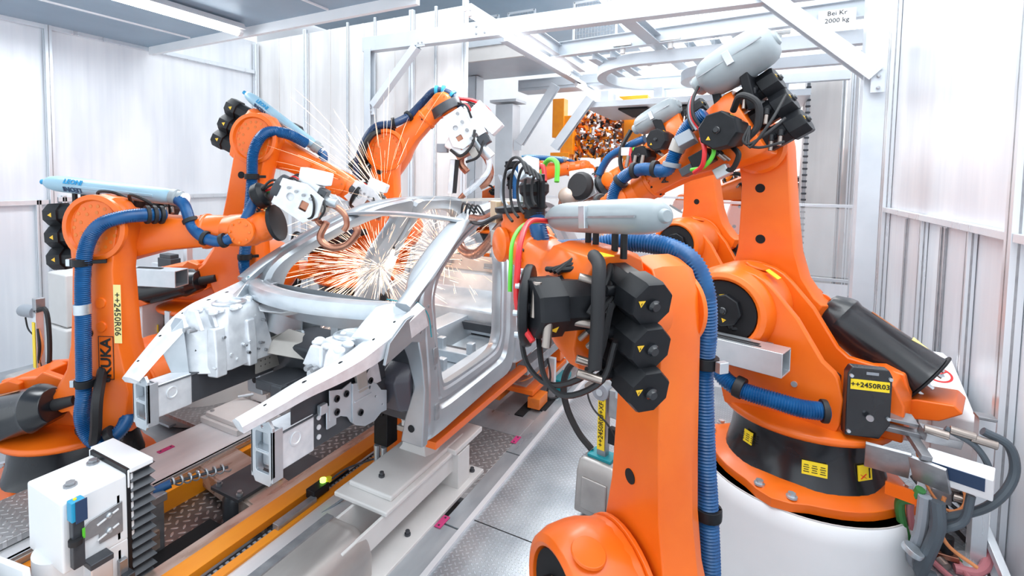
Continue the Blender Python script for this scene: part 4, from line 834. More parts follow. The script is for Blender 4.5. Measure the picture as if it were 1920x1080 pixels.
            mb = MB(); mb.prism([(-.42, .46), (-craddle+.1, .52), (-craddle, .60), (-craddle+.04, .64), (-.55, .62), (-.3, .5)], (0, -.48, 0), X_, Z_, (0, .34, 0)); B(mb, 'cylinder_cradle', OR, .01)
    # link arm in its own plane
    Lv = V((bx-ax, 0, bz-az)); Ln = Lv.length; up = Lv.normalized(); fw = V((up.z, 0, -up.x)); w = link_w
    y0, y1 = (-.40, -.17) if big else (-.34, -.13); q = Ln/1.25
    def lp(a, b, y): return V((ax, y, az))+fw*a*w+up*b*q
    OUT = [(-.42, -.09), (-.37, -.115), (-.30, -.10), (-.22, -.20), (-.05, -.25), (.12, -.22), (.24, -.10), (.27, .06), (.24, .20), (.185, .42), (.165, .70), (.15, .95), (.17, 1.12), (.20, 1.25), (.175, 1.38), (.10, 1.46), (0, 1.485), (-.12, 1.45), (-.19, 1.36), (-.21, 1.25), (-.22, 1.0), (-.235, .7), (-.26, .4), (-.31, .2), (-.40, .05), (-.455, -.0)]
    mb = MB(); INN = [(a*.93+.0, b*.985+.01) for a, b in OUT]
    mb.loft([[lp(a, b, y) for a, b in K] for K, y in ((INN, y1), (OUT, y1-.05), (OUT, y0+.07), ([(a*.80, .02+b*.97) for a, b in OUT], y0))])
    lk = B(mb, 'link_arm', OR, .008, 28)
    for a, b in ((-.04, .50), (-.04, .92)):
        for yy, dy in ((y0, -.005), (y1+.0, .004)):
            if yy == y0 and big: continue
            MB().cyl(lp(a+(.04 if dy > 0 else -.03), b, yy), lp(a+(.04 if dy > 0 else -.03), b, yy+dy), .033, n=18).build('bore', DARK, lk)
    for a, b in ((.03, .72), (.03, .55)): MB().lathe([(.04, 0), (.036, .01), (.0, .011)], lp(a, b, y0), (0, -1, 0), n=18).build('link_cap', ORANGE, lk)
    MB().lathe([(.07, 0), (.07, .02), (.045, .022), (.04, .0)], lp(-.375, -.01, y0+.06), (0, -1, 0), n=22).build('pivot_eye', OR, lk); MB().cyl(lp(-.375, -.01, y0+.055), lp(-.375, -.01, y0+.035), .03, n=16).build('pivot_pin', STEEL, lk)
    # elbow disc with bolt circle on the outer side of the link
    mb = MB(); mb.lathe([(.235, 0), (.235, .035), (.20, .04), (.185, .012), (.06, .01), (.0, .01)] if not big else [(.17, 0), (.17, .022), (.15, .025), (.0, .025)], lp(0, 1.25, y0+.02), (0, -1, 0), n=40); ed = B(mb, 'elbow_disc', OR, .003, 30)
    c3 = lp(0, 1.25, y0+.02)
    for rr, nn in (() if big else ((.155, 18), (.11, 9)) if detail > 1 else ((.15, 12),)):
        for k in range(nn): a = 2*pi*k/nn; MB().cyl(c3+V((cos(a)*rr, -.008, sin(a)*rr)), c3+V((cos(a)*rr, -.022, sin(a)*rr)), .013, n=8).build('elbow_bolt', ORANGE2, ed)
    # black sleeve inside the elbow
    cR, cW = V((R[0], 0, R[1])), V((W[0], 0, W[1])); ad = (cW-cR).normalized(); an = V((-ad.z, 0, ad.x)); 
    if an.z < 0: an = -an
    La = (cW-cR).length
    MB().lathe([(.17, -.22), (.19, -.12), (.17, -.10)], (bx, 0, bz), (0, 1, 0), 28).build('elbow_joint', OR, e)
    def asec(t, hy, hz, oy=0): c = cR+ad*t; return [c+Y_*(hy*a+oy)+an*(hz*b) for a, b in ((-1, -.55), (-.75, -.9), (-.3, -1), (.3, -1), (.75, -.9), (1, -.55), (1, .55), (.75, .9), (.3, 1), (-.3, 1), (-.75, .9), (-1, .55))]
    mb = MB(); mb.loft([asec(0, .15, .27), asec(.05, .17, .275), asec(.18, .18, .25), asec(.32, .17, .22), asec(La*.40, .15, .17), asec(La*.52, .125, .135), asec(La*.70, .115, .118), asec(La*.74, .115, .118)]); ar = B(mb, 'upper_arm', OR, .008, 45)
    mb = MB(); mb.lathe([(.13, 0), (.135, .01), (.135, .03), (.125, .04), (.118, .16), (.10, .20)], cR+ad*La*.73, ad, n=32); B(mb, 'arm_collar', OR, .002, 40)
    for k in range(14): a = 2*pi*k/14; p = cR+ad*(La*.73-.012)+Y_*cos(a)*.124+an*sin(a)*.124; MB().cyl(p, p+ad*.02, .009, n=6).build('collar_bolt', BLACK if k % 2 else ORANGE2, ar)
    # wrist: fork and ball
    mb = MB(); mb.loft([[cW+ad*t+Y_*(hy*cos(a))+an*(hz*sin(a)) for a in [2*pi*k/20 for k in range(20)]] for t, hy, hz in ((-.24, .10, .10), (-.15, .125, .12), (-.05, .14, .125), (.04, .14, .12), (.10, .11, .09), (.125, .05, .04))]); B(mb, 'wrist_fork', OR, 0, 60)
    for s in (-1, 1): MB().lathe([(.10, 0), (.10, .025), (.085, .035), (.0, .036)], cW+Y_*s*.125, (0, s, 0), n=24).build('wrist_cover', OR, ar, bevel=.002)
    for k in range(8): a = 2*pi*k/8; MB().cyl(cW+V((cos(a)*.075, -.150, sin(a)*.075)), cW+V((cos(a)*.075, -.168, sin(a)*.075)), .009, n=6).build('cover_screw', ORANGE2, ar)
    td = V(tool).normalized()
    mb = MB(); mb.lathe([(.10, -.02), (.115, .06), (.115, .13), (.10, .15), (.10, .19)], cW, td, n=28); hd = B(mb, 'wrist_hand', OR, .003, 40)
    MB().lathe([(.13, .19), (.14, .20), (.14, .225), (.06, .23)], cW, td, n=28).build('tool_flange', BLACK, hd, bevel=.003)
    # motors at the rear of the arm
    sk = V(stack) if stack else an*.172
    for k in (-1, 0, 1): motor(ar, cR+sk*k-ad*.0, -ad, (0, mot_side, 0), .27, .086, 'arm_motor', simple=detail < 2)
    if motor_up != 'none': motor(e, (bx+.0, .14, bz+.10), (0, 1, 0), (.9, 0, .3), .30, .115, 'elbow_motor', simple=detail < 1)
    if beam:
        x0, x1, y, z = beam; mb = MB(); h = .075; o_ = [(-.085, -h), (.085, -h), (.085, h), (-.085, h)]; i_ = [(a*.88, b*.88) for a, b in o_]
        pts = lambda K, x: [V((x, y+a, z+b)) for a, b in K]
        mb.loft([pts(o_, x0), pts(o_, x1), pts(i_, x1), pts(i_, x0)], ring=True); fb = B(mb, 'fork_pocket', STEEL, .006)
        mb = MB(); mb.box(((x0+x1)/2+.02, y, z+h), (.26, .035, .004)); mb.build('slot', DARK, fb); mb = MB(); mb.box(((x0+x1)/2+.0, y+.04, z+h), (.26, .02, .004)); mb.build('slot', DARK, fb)
    return e, dict(lp=lp, R=cR, W=cW, ad=ad, an=an, link=lk, arm=ar, td=td, y0=y0)
noisy_lab = noisy('orange_print_strip', (.35, .10, .03), (.5, .2, .08), .5, 0, 30)
def pedestal(label, x, y, r, z0, z1, mt=WHITE):
    e = empty('robot_pedestal', (x, y, z0), 0, label, 'pedestal'); h = z1-z0
    MB().lathe([(r, 0), (r, h-.12), (r*1.0, h-.10), (r*.985, h-.02), (r*.96, h)], (0, 0, 0), n=64).build('drum', mt, e, ang=50)
    MB().lathe([(r*.97, h-.012), (r*.97, h+.0)], (0, 0, 0), n=64).build('top_plate', LGREY, e); return e
def hose(e, P, r, m=BLUE, name='corrugated_hose', n=14, pitch=.014):
    return MB().hose([V(p) for p in P], r, n, m, pitch).build(name, m, e, ang=80)
def collar(e, c, d, r, m=BLACK, L=.035, name='hose_clamp', arm=None):
    d = V(d).normalized(); c = V(c); o = MB().lathe([(r*1.02, -L/2), (r*1.22, -L/2), (r*1.25, 0), (r*1.22, L/2), (r*1.02, L/2)], c, d, n=20).build(name, m, e, bevel=.002)
    if arm: MB().bar(c, V(arm), .03, .025, m=m).build('clamp_bracket', m, e, bevel=.003)
    return o
def capsule(e, a, b, r, m, name='hose_canister', text=None, strap=True, flat=.85, seam=BLACK):
    a, b = V(a), V(b); d = (b-a).normalized(); L = (b-a).length; u = Y_.cross(d); 
    if u.z < 0: u = -u
    n = 28; S = lambda t, k: [a+d*t+Y_*cos(q)*r*k+u*sin(q)*r*flat*k for q in [2*pi*j/n for j in range(n)]]
    P = [(0, .05), (.004, .4), (.02, .68), (.05, .86), (.09, .95), (.15, 1.0), (L*.5, 1.03), (L-.15, 1.0), (L-.09, .95), (L-.05, .86), (L-.02, .68), (L-.004, .4), (L, .05)] if m is DOME else [(0, .3), (.01, .55), (.04, .8), (.10, .96), (.16, 1), (L-.05, 1), (L-.02, .92), (L, .8)]
    P = [(max(0, min(L, t)), k) for t, k in P]; P.sort()
    o = MB().loft([S(t, k) for t, k in P]).build(name, m, e, ang=60)
    if m is DOME:
        mb = MB(); 
        for s in (-1, 1): mb.box(a+d*L/2+Y_*s*r*1.0, (L*.84, .008, .008), R=Matrix((d, Y_, u)).transposed())
        mb.build('seam', GSTEEL, o)
        mb = MB(); mb.box(a+d*L*.5-Y_*r*1.03, (.05, .02, .10), R=Matrix((d, Y_, u)).transposed()); mb.build('latch', STEEL, o, bevel=.004)
        mb = MB(); mb.box(a+d*L*.5+Y_*r*1.03, (.05, .02, .10), R=Matrix((d, Y_, u)).transposed()); mb.build('latch', STEEL, o, bevel=.004)
        mb = MB(); mb.lathe([(r*.3, -.03), (r*.34, 0), (r*.34, .03), (r*.28, .045)], b-d*.03, d, n=16); mb.build('end_cap', DOME, o, bevel=.003)
        mb = MB(); mb.lathe([(r*.35, -.03), (r*.45, 0), (r*.45, .06), (r*.36, .08)], a+d*.03, -d, n=16); mb.build('end_cap', DOME, o, bevel=.003)
    else:
        mb = MB()
        for s in (-1, 1): mb.box(a+d*(L*.5+.1)+Y_*s*r, (L*.6, .014, .02), R=Matrix((d, Y_, u)).transposed())
        mb.build('side_rib', m, o, bevel=.003)
        MB().lathe([(r*.55, 0), (r*.95, .0), (r*.95, .04), (r*.8, .05), (r*.8, .08), (r*.6, .09)], b, d, n=20).build('end_fitting', DOME, o, bevel=.002); MB().cyl(a-d*.03, a+d*.02, r*.3, n=12).build('end_cap', BLUEP, o)
        MB().lathe([(r*.62, .09), (r*.62, .12)], b, d, n=18).build('white_band', WHITE, o)
        if text:
            mb = MB(); mb.text(text, a+d*(L*.27)-(Y_*.92+u*.40*flat)*r*1.04, -d, -(u*.92-Y_*.40), r*.80, t=.004, bold=.0015); mb.build('brand_lettering', NAVYP, o)
            mb = MB(); mb.text(text, a+d*(L*.27)+(-Y_*.90+u*.46*flat)*r*1.04, d, (Y_*.46+u*.90), r*.80, t=.004, bold=.0015); mb.build('brand_lettering', BLUEP, o)
    return o

# ---- R06: left robot
e, k = robot(None, 'orange robot at far left carrying the 06 number strip on its upright link', (-4.61, 1.90, -.2), 25, (.5, .75), (.5, 2.01), (.13, 1.91), (1.46, 1.98), tool=(.9, 0, .25), cbd=(-.96, 0, -.28), cbr=.185, cbl=.7)
pl = e; R06 = e
hose(e, [(0.84, -0.1, 2.09), (0.8, -0.25, 2.1), (0.72, -0.36, 2.09), (0.61, -0.42, 2.04), (0.52, -0.43, 1.91), (0.48, -0.43, 1.69), (0.47, -0.43, 1.32), (0.46, -0.43, 0.87), (0.44, -0.43, 0.68), (0.49, -0.43, 0.54), (0.59, -0.42, 0.50), (0.68, -0.36, 0.58), (0.66, -0.25, 0.68)], .050)
for z in (1.78, .93): collar(e, (.475, -.43, z), Z_, .050, BLACK, .05, arm=(.60, -.36, z)); MB().box((.40, -.44, z), (.03, .05, .05)).build('clamp_buckle', STEEL, e, bevel=.004)
MB().cyl((.47, -.43, 1.42), (.47, -.43, 1.49), .054, n=18).build('reflective_band', STEEL, e)
collar(e, (.64, -.42, .56), (.8, .3, .5), .05, RUBBER, .04)
for i in range(3): collar(e, (.80+.025*i, -.22+.04*i, 2.10-.003*i), (.6, .8, 0), .055, RUBBER, .025)
hose(e, [(0.85, 0, 2.22), (0.97, -0.05, 2.16), (1.06, -0.1, 2.01), (1.19, -0.15, 1.93), (1.32, -0.15, 1.91), (1.41, -0.1, 1.97), (1.46, -0.05, 2.09), (1.5, 0, 2.22)], .042)
for p, d in (((1.04, -.09, 2.05), (.4, -.1, -.8)), ((1.19, -.15, 1.93), (1, 0, -.3)), ((1.33, -.15, 1.915), (.9, 0, .3)), ((1.43, -.08, 2.0), (.3, .1, .9))): collar(e, p, d, .044, RUBBER, .03)
capsule(e, (-.19, 0, 2.32), (.84, 0, 2.22), .066, LTUBE, text='LEONI', flat=.95)
for x in (.05, .12, .55, .62): MB().bar((x, 0, 2.15), (x, 0, 2.27), .025, .025).build('canister_foot', BLACK, e)
mb = MB(); mb.text('KUKA', (.56, k['y0']-.004, 1.08), Z_, -X_, .105, t=.002, bold=.003)
for a in (-.055, .055): mb.box((.56+a, k['y0']-.004, 1.08), (.004, .002, .31))
for a in (-.155, .155): mb.box((.56, k['y0']-.004, 1.08+a), (.114, .002, .004))
mb.build('brand_lettering', BLACKP, e)
mb = MB(); mb.box((.655, k['y0']-.004, 1.40), (.055, .003, .42)); lb = mb.build('number_strip', PALEY, e); mb = MB(); mb.text('++2450R06', (.655, k['y0']-.008, 1.40), -Z_, X_, .066, t=.002); mb.build('lettering', BLACKP, lb)
MB().cable([(.35, -.12, 2.2), (.42, -.2, 2.26), (.55, -.2, 2.25), (.6, -.1, 2.18)], .012, m=RUBBER).build('cable_loop', RUBBER, e); MB().cable([(.6, -.12, 2.18), (.66, -.2, 2.24), (.78, -.2, 2.2), (.8, -.1, 2.12)], .012, m=RUBBER).build('cable_loop', RUBBER, e)
MB().cable([(.5, -.3, 1.0), (.62, -.5, .85), (.60, -.5, .62), (.5, -.42, .5), (.3, -.3, .52)], .035, m=RUBBER, k=8).build('rubber_duct', RUBBER, e)
# welding gun of R06 (white body, copper yokes)
def white_gun(e, c, dirx, diry, dirz, s=1.0, arms='down', name='welding_gun'):
    """gun frame: dirx = along the yoke reach, diry = sideways, dirz = up from the yoke plane"""
    c = V(c); R_ = Matrix((V(dirx).normalized(), V(diry).normalized(), V(dirz).normalized())).transposed(); t = lambda x, y, z: c+R_ @ V((x*s, y*s, z*s))
    g = MB(); g.plate([(-.20, -.10), (.08, -.13), (.16, -.04), (.14, .10), (-.02, .14), (-.20, .10)], [circ(-.09, .0, .03), rrect(.0, -.05, .06, .02, .008)], t(0, -.10, 0), R_ @ X_, R_ @ Z_, R_ @ Y_*.02*s)
    g.plate([(-.20, -.10), (.08, -.13), (.16, -.04), (.14, .10), (-.02, .14), (-.20, .10)], [circ(-.09, .0, .03)], t(0, .08, 0), R_ @ X_, R_ @ Z_, R_ @ Y_*.02*s); G = g.build(name, CAST, e, bevel=.004)
    MB().box(t(-.06, 0, .03), (.20*s, .15*s, .14*s), R=R_).build('transformer', WHITE, G, bevel=.008); MB().box(t(-.02, 0, .13), (.17*s, .12*s, .06*s), R=R_).build('drive_block', CAST, G, bevel=.006)
    MB().cyl(t(-.24, 0, 0), t(-.18, 0, 0), .11*s, n=24).build('adapter_disc', DSTEEL, G, bevel=.004); MB().cyl(t(.06, -.02, .06), t(.22, -.02, .10), .035*s, n=16).build('servo_cylinder', STEEL, G, bevel=.003)
    MB().box(t(.06, 0, -.05), (.14*s, .11*s, .09*s), R=R_).build('copper_block', COPPER, G, bevel=.006); MB().box(t(.14, 0, .02), (.06*s, .13*s, .05*s), R=R_).build('electrode_holder', BROWNG, G, bevel=.005)
    MB().tube(catmull([t(.10, 0, .04), t(.20, 0, .07), t(.30, 0, .05), t(.35, 0, -.01), t(.35, 0, -.06)], 6), .022*s, 10).build('electrode_yoke', COPPER, G)
    MB().tube(catmull([t(.08, .03, -.05), t(.15, .03, -.10), t(.22, .02, -.09)], 6), .024*s, 10).build('electrode_yoke', COPPER, G)
    MB().box(t(-.02, .02, .20), (.22*s, .13*s, .10*s), R=R_ @ Euler((0, -.25, 0)).to_matrix()).build('servo_housing', WHITE, G, bevel=.012); MB().box(t(.10, -.02, .12), (.06*s, .10*s, .07*s), R=R_).build('pivot_block', DSTEEL, G, bevel=.005); MB().box(t(.04, -.06, -.01), (.10*s, .05*s, .06*s), R=R_).build('busbar', COPPER, G, bevel=.004)
    MB().cable([t(.02, -.08, .1), t(.10, -.12, .04), t(.12, -.10, -.06), t(.05, -.08, -.1)], .010*s, m=RUBBER).build('gun_cable', RUBBER, G); MB().cable([t(.10, -.06, .12), t(.18, -.10, .04), t(.17, -.08, -.05)], .009*s, m=RUBBER).build('gun_cable', RUBBER, G)
    for i, m_ in enumerate((RUBBER, RED, RUBBER, RUBBER)): MB().cable([t(-.20, -.05+.025*i, .08), t(-.14, -.09+.03*i, .13+.01*i), t(-.06, -.07+.03*i, .12)], .007*s, m=m_).build('gun_cable', m_, G)
    for i in range(4): MB().cyl(t(-.12+.06*i, -.11, .06), t(-.12+.06*i, -.125, .06), .012*s, n=8).build('screw', GSTEEL, G)
    return G
G = white_gun(e, (1.90, -.02, 2.20), (.85, 0, -.42), (0, 1, 0), (.42, 0, .85), 1.0)
MB().tube(catmull([V(p) for p in ((2.05, 0, 2.05), (2.0, 0, 1.93), (2.08, 0, 1.86), (2.2, 0, 1.88), (2.28, 0, 1.97), (2.27, 0, 2.02))], 7), .028, 12).build('lower_yoke', COPPER, G)
MB().lathe([(.08, 0), (.10, .02), (.10, .07), (.07, .10)], (1.50, 0, 2.22), (.6, 0, .3), n=20).build('hose_coupling', BLACK, e, bevel=.004)
for i, m_ in enumerate((RUBBER, RUBBER, RED, DGREEN, RUBBER)): MB().cable([(1.55, -.04+.02*i, 2.27), (1.66, -.05+.02*i, 2.36-.03*i), (1.78, -.06+.03*i, 2.30)], .010, m=m_).build('cable', m_, e)

# ---- BL: second robot at left
e, k = robot(None, 'orange robot behind the leftmost one, its pale hose canister sloping down towards the car', (-4.81, 3.19, .46), 20, (.5, .75), (.72, 2.07), (.42, 2.15), (1.43, 1.66), tool=(.85, 0, -.5), beam=(-.52, .18, -.62, .80))
hose(e, [(1.12, -0.1, 2.04), (1.01, -0.25, 2.12), (0.87, -0.38, 2.12), (0.77, -0.42, 1.95), (0.75, -0.42, 1.68), (0.72, -0.42, 1.39), (0.68, -0.42, 1.09), (0.66, -0.42, 0.89), (0.72, -0.42, 0.77), (0.80, -0.38, 0.84)], .052)
for z in (1.72, .98): collar(e, (.75 if z > 1 else .67, -.42, z), Z_, .052, BLACK, .05, arm=(.84 if z > 1 else .76, -.34, z))
MB().cyl((.718, -.42, 1.36), (.725, -.42, 1.42), .056, n=18).build('reflective_band', STEEL, e)
capsule(e, (.43, 0, 2.54), (1.15, 0, 2.03), .062, LTUBE, text='LEONI')
for x, z in ((.60, 2.38), (.92, 2.14)): MB().bar((x-.04, 0, z-.10), (x, 0, z+.02), .03, .03).build('canister_foot', BLACK, e)
hose(e, [(1.17, 0, 2.01), (1.24, 0, 1.95), (1.24, 0, 1.86), (1.18, .05, 1.76)], .046)
mb = MB(); mb.text('KUKA', (.78, k['y0']-.006, 1.38), Z_, -X_, .125, t=.002, bold=.003); mb.build('brand_lettering', BLACKP, e)
mb = MB(); mb.box((.84, k['y0']-.004, 1.48), (.045, .003, .30)); lb = mb.build('number_strip', PALEY, e); mb = MB(); mb.text('++2450R05', (.84, k['y0']-.008, 1.48), -Z_, X_, .066, t=.002); mb.build('lettering', BLACKP, lb)
mb = MB(); mb.prism(rrect(-.035, -.04, .035, .04, .003), (-.36, -.285, .21), V((.62, -.78, 0)), Z_, V((-.78, -.62, 0))*.01); mb.build('warning_label', YELLOW, e)
white_gun(e, (1.72, -.02, 1.50), (.8, 0, -.6), (0, 1, 0), (.6, 0, .8), .85)
pedestal('grey round pedestal under the second robot on the left', -4.81, 3.19, .50, -.2, .46, LGREY)
# bright orange eye of the balance bracket
# ---- BC: back robot with the white gun
e, k = robot(None, 'orange robot behind the car roof holding a white welding gun aloft', (-4.14, 4.62, .55), 20, (.47, 1.02), (.50, 1.94), (.30, 1.78), (1.07, 2.50), tool=(.65, .1, -.65), link_w=.85, motor_up='none')
hose(e, [(0.12, -0.38, .95), (0.14, -0.38, 1.35), (0.20, -0.38, 1.84), (0.36, -0.36, 2.17), (0.59, -.3, 2.24), (.72, -.1, 2.36), (0.84, 0, 2.52), (0.98, 0, 2.64), (1.16, 0, 2.60), (1.29, 0, 2.44)], .046, DBLUE)
for p, d in (((.58, -.30, 2.24), (.9, .2, .2)), ((.70, -.12, 2.34), (.6, .5, .6)), ((1.0, 0, 2.64), (1, 0, 0)), ((1.08, 0, 2.64), (1, 0, -.1)), ((1.18, 0, 2.59), (.7, 0, -.6))): collar(e, p, d, .052, SENSOR if p[0] > .9 else BLACK, .035)
MB().cable([(.34, -.3, 1.5), (.24, -.4, 1.8), (.36, -.4, 2.1), (.55, -.2, 2.18)], .035, m=RUBBER, k=8).build('rubber_duct', RUBBER, e)
MB().box((1.08, .0, 1.98), (.12, .12, .10)).build('junction_box', GREYC, e, bevel=.006)
G = white_gun(e, (1.30, .02, 2.12), (.5, .05, -.86), (0, 1, 0), (.86, 0, .5), 1.75)
MB().tube(catmull([V(p) for p in ((1.60, 0, 1.95), (1.62, 0, 1.75), (1.50, 0, 1.58), (1.34, 0, 1.45))], 6), .035, 10).build('long_yoke', CAST, G); MB().cyl((1.34, 0, 1.45), (1.27, 0, 1.38), .034, .026, n=12).build('electrode_tip', COPPER, G)
MB().bar((1.20, 0, 1.85), (1.17, 0, 1.45), .05, .06).build('long_yoke', CAST, G, bevel=.006); MB().bar((1.25, 0, 1.85), (1.22, 0, 1.46), .03, .05).build('yoke_seal', RUBBER, G, bevel=.006)
MB().cable([(1.25, 0, 2.55), (1.45, 0, 2.52), (1.62, 0, 2.40), (1.68, 0, 2.22)], .022, m=RED).build('red_cable', RED, G); MB().cable([(1.25, 0.05, 2.57), (1.43, 0.05, 2.50), (1.58, 0.05, 2.43), (1.66, 0.05, 2.25)], .014, m=RUBBER).build('cable', RUBBER, G)
MB().box((1.27, 0, 2.02), (.26, .24, .2), R=Euler((0, .5, 0)).to_matrix()).build('gear_housing', WHITE, G, bevel=.03)
o = MB(); o.loft([[V((1.45, y, 1.62)), V((1.75, y, 1.68)), V((1.80, y, 1.55)), V((1.40, y, 1.45))] for y in (-.22, .2)], cap=False); tag_o = o.build('splash_curtain', HAZE, G)
pedestal('white round pedestal under the robot behind the car roof', -4.14, 4.62, .48, -.2, .55)
mb = MB(); mb.box((-3.35, 4.55, .0), (.01, .01, .01))

# ---- FR: big foreground robot at right
FRO = (-.19, 1.84, -.62)
e, k = robot(None, 'large orange foreground robot with grey hose canister and black motors facing the viewer', FRO, 138, (.46, .98), (.45, 2.25), (.40, 2.25), (1.26, 2.44), tool=(.05, .12, .95), motor_up='none', link_w=.80, big=True, hy=.20, stack=(.0, 0, .165))
FR = e
capsule(e, (.90, 0, 2.62), (.09, 0, 2.69), .080, DOME, flat=.88)
for x in (.32, .38, .52, .58): MB().cyl((x, 0, 2.50), (x, 0, 2.63), .014, n=10).build('canister_foot', BLACK, e)
hose(e, [(1.0, -.05, 2.44), (0.83, -0.15, 2.47), (0.71, -0.28, 2.51), (0.57, -0.38, 2.51), (0.44, -0.44, 2.46), (0.38, -0.47, 2.33), (0.38, -0.49, 2.14), (0.40, -0.50, 1.94), (0.37, -0.50, 1.58), (0.34, -0.50, 1.32), (0.31, -0.50, 0.95), (.33, -.50, .6)], .050)
for z in (2.0, 1.33): collar(e, (.39 if z > 1.5 else .34, -.50, z), Z_, .050, BLACK, .05, arm=(.45, -.39, z)); MB().box((.31, -.52, z), (.03, .05, .05)).build('clamp_buckle', STEEL, e, bevel=.004)
# elbow motor: large block on the left side with its round flange
motor(e, (.40, .10, 2.31), (0, 1, .0), (.8, 0, .6), .28, .115, 'elbow_motor')
MB().lathe([(.165, -.01), (.17, 0), (.17, .02), (.155, .03)], (.50, .32, 2.29), V((.56, .83, 0)), n=36).build('hose_flange', BLACK, e, bevel=.003)
for kx in range(8):
    a = 2*pi*kx/8; q_ = V((.50, .32, 2.29))+V((.56, .83, 0))*.028+(V((-.83, .56, 0))*cos(a)+Z_*sin(a))*.14; MB().cyl(q_, q_+V((.56, .83, 0))*.02, .012, n=8).build('flange_screw', STEEL, e)
MB().cable([(.90, .02, 2.60), (.72, .22, 2.62), (.52, .36, 2.56), (.46, .40, 2.45), (.44, .41, 2.33), (.40, .40, 2.24), (.35, .38, 2.19)], .013, 10, m=RED, k=8).build('red_cable', RED, e)
MB().cable([(.92, .05, 2.60), (.78, .22, 2.60), (.60, .36, 2.55), (.53, .40, 2.44), (.51, .41, 2.35)], .009, 10, m=GREEN, k=8).build('green_cable', GREEN, e)
for i in range(4): MB().cable([(.50+.03*i, .2, 2.42), (.46, .1+.02*i, 2.50-.02*i), (.38, .04, 2.48), (.30, .03*i, 2.42), (.25+.01*i, .12+.02*i, 2.30)], .012, 8, m=RUBBER).build('black_cable', RUBBER, e)
MB().cable([(.50, .28, 2.15), (.40, .30, 2.02), (.30, .26, 1.98), (.24, .14, 2.05), (.22, .10, 2.2)], .012, m=RUBBER).build('cable_loop', RUBBER, e); MB().cable([(.56, .34, 2.2), (.48, .34, 2.05), (.36, .28, 2.0), (.26, .16, 2.1), (.22, .12, 2.35)], .012, m=RUBBER).build('cable_loop', RUBBER, e)
MB().cable([(.42, .05, 2.47), (.30, .15, 2.52), (.22, .18, 2.50), (.19, .2, 2.42), (.19, .2, 2.28), (.20, .2, 2.12)], .026, 12, m=RUBBER, k=8).build('rubber_duct', RUBBER, e)
for p, q in (((.36, .36, 2.42), (.36, .37, 2.28)), ((.46, .32, 2.30), (.47, .35, 2.18)), ((.30, .34, 2.30), (.30, .35, 2.18))): MB().cyl(p, q, .018, n=14).build('silver_plug', BRASS, e, bevel=.003)
mb = MB(); mb.box((.30, .12, 2.525), (.09, .06, .004)); mb.build('yellow_plate', YELLOW, e)
for p, q in (((.26, .13, 2.42), (.31, .21, 2.44)), ((.28, .13, 2.25), (.33, .21, 2.26)), ((.29, .13, 2.09), (.33, .2, 2.11)), ((.24, .14, 2.05), (.29, .22, 2.07))):
    MB().cyl(p, q, .017, n=14).build('silver_plug', BRASS, e, bevel=.003)
mb = MB(); mb.prism(rrect(-.04, -.05, .04, .05, .003), (.30, .432, 1.10), X_, Z_, (0, .006, 0)); mb.build('yellow_label', PALEY, e)
# hook eye on the link foot
MB().lathe([(.03, -.03), (.05, -.02), (.05, .02), (.03, .03)], (.30, -.33, 1.02), (.2, 1, 0), n=18).build('lifting_eye', ORANGE, e, bevel=.003)
# gun of FR: copper yokes reaching the near roof rail
g = MB(); g.box((1.52, .02, 2.44), (.12, .12, .10)); G = g.build('welding_gun', BROWNG, e, bevel=.008)
MB().tube(catmull([V(p) for p in ((1.40, 0, 2.46), (1.50, 0, 2.54), (1.66, 0, 2.47), (1.87, 0, 2.34), (2.1, 0, 2.25), (2.34, 0, 2.24), (2.46, 0, 2.30), (2.44, 0, 2.40))], 7), .036, 12).build('lower_yoke', COPPER, G)
MB().tube(catmull([V(p) for p in ((1.42, 0, 2.56), (1.6, 0, 2.60), (1.85, .02, 2.53), (2.1, .02, 2.52))], 6), .030, 12).build('upper_yoke', COPPER, G)
MB().box((1.62, 0, 2.60), (.10, .10, .14)).build('brass_block', noisy('brass_block', (.70, .55, .38), (.62, .45, .30), .4, .5, 8), G, bevel=.006)
for i, m_ in enumerate((RUBBER, RED, GREEN, RUBBER, GREYC, RUBBER)): MB().cable([(1.15+.02*i, -.06+.02*i, 2.70-.01*i), (1.35, -.07+.03*i, 2.70-.02*i), (1.56, -.05+.02*i, 2.62-.01*i), (1.8, -.03+.02*i, 2.58-.015*i), (2.05+.05*i, -.02, 2.50)], .014, m=m_).build('gun_cable', m_, G)
for i in range(4): MB().cable([(1.9+.08*i, 0, 2.56), (1.95+.1*i, .03, 2.62), (2.1+.1*i, 0, 2.58), (2.15+.08*i, 0, 2.48), (2.0+.05*i, 0, 2.50)], .008, m=RUBBER).build('cable_loop', RUBBER, G)
MB().cyl((1.30, 0, 2.50), (1.30, 0, 2.78), .022, n=14).build('upright_pin', STEEL, G); MB().box((1.30, 0, 2.66), (.09, .09, .05)).build('pin_clamp', GSTEEL, G, bevel=.004); MB().box((1.28, 0, 2.52), (.10, .05, .02)).build('copper_strap', COPPER, G)
MB().lathe([(.10, 0), (.11, .03), (.10, .06), (.06, .09)], (1.28, 0, 2.53), (-.1, 0, 1), n=24).build('black_collar', BLACK, G, bevel=.003)
MB().lathe([(.055, 0), (.058, .05), (.072, .06), (.060, .08), (.062, .12), (.080, .14), (.082, .18), (.066, .20)], (1.08, .02, 2.60), (.1, 0, 1), n=24).build('hose_funnel', BLACK, e, bevel=.003)
hose(e, [(.98, 0, 2.42), (1.02, .02, 2.52), (1.07, .02, 2.62)], .048)
MB().cable([(1.13, -.05, 2.78), (1.17, -.07, 2.87), (1.12, -.08, 2.92), (1.03, -.08, 2.90), (.99, -.06, 2.80)], .014, 10, m=GREEN, k=8).build('green_cable', GREEN, e)
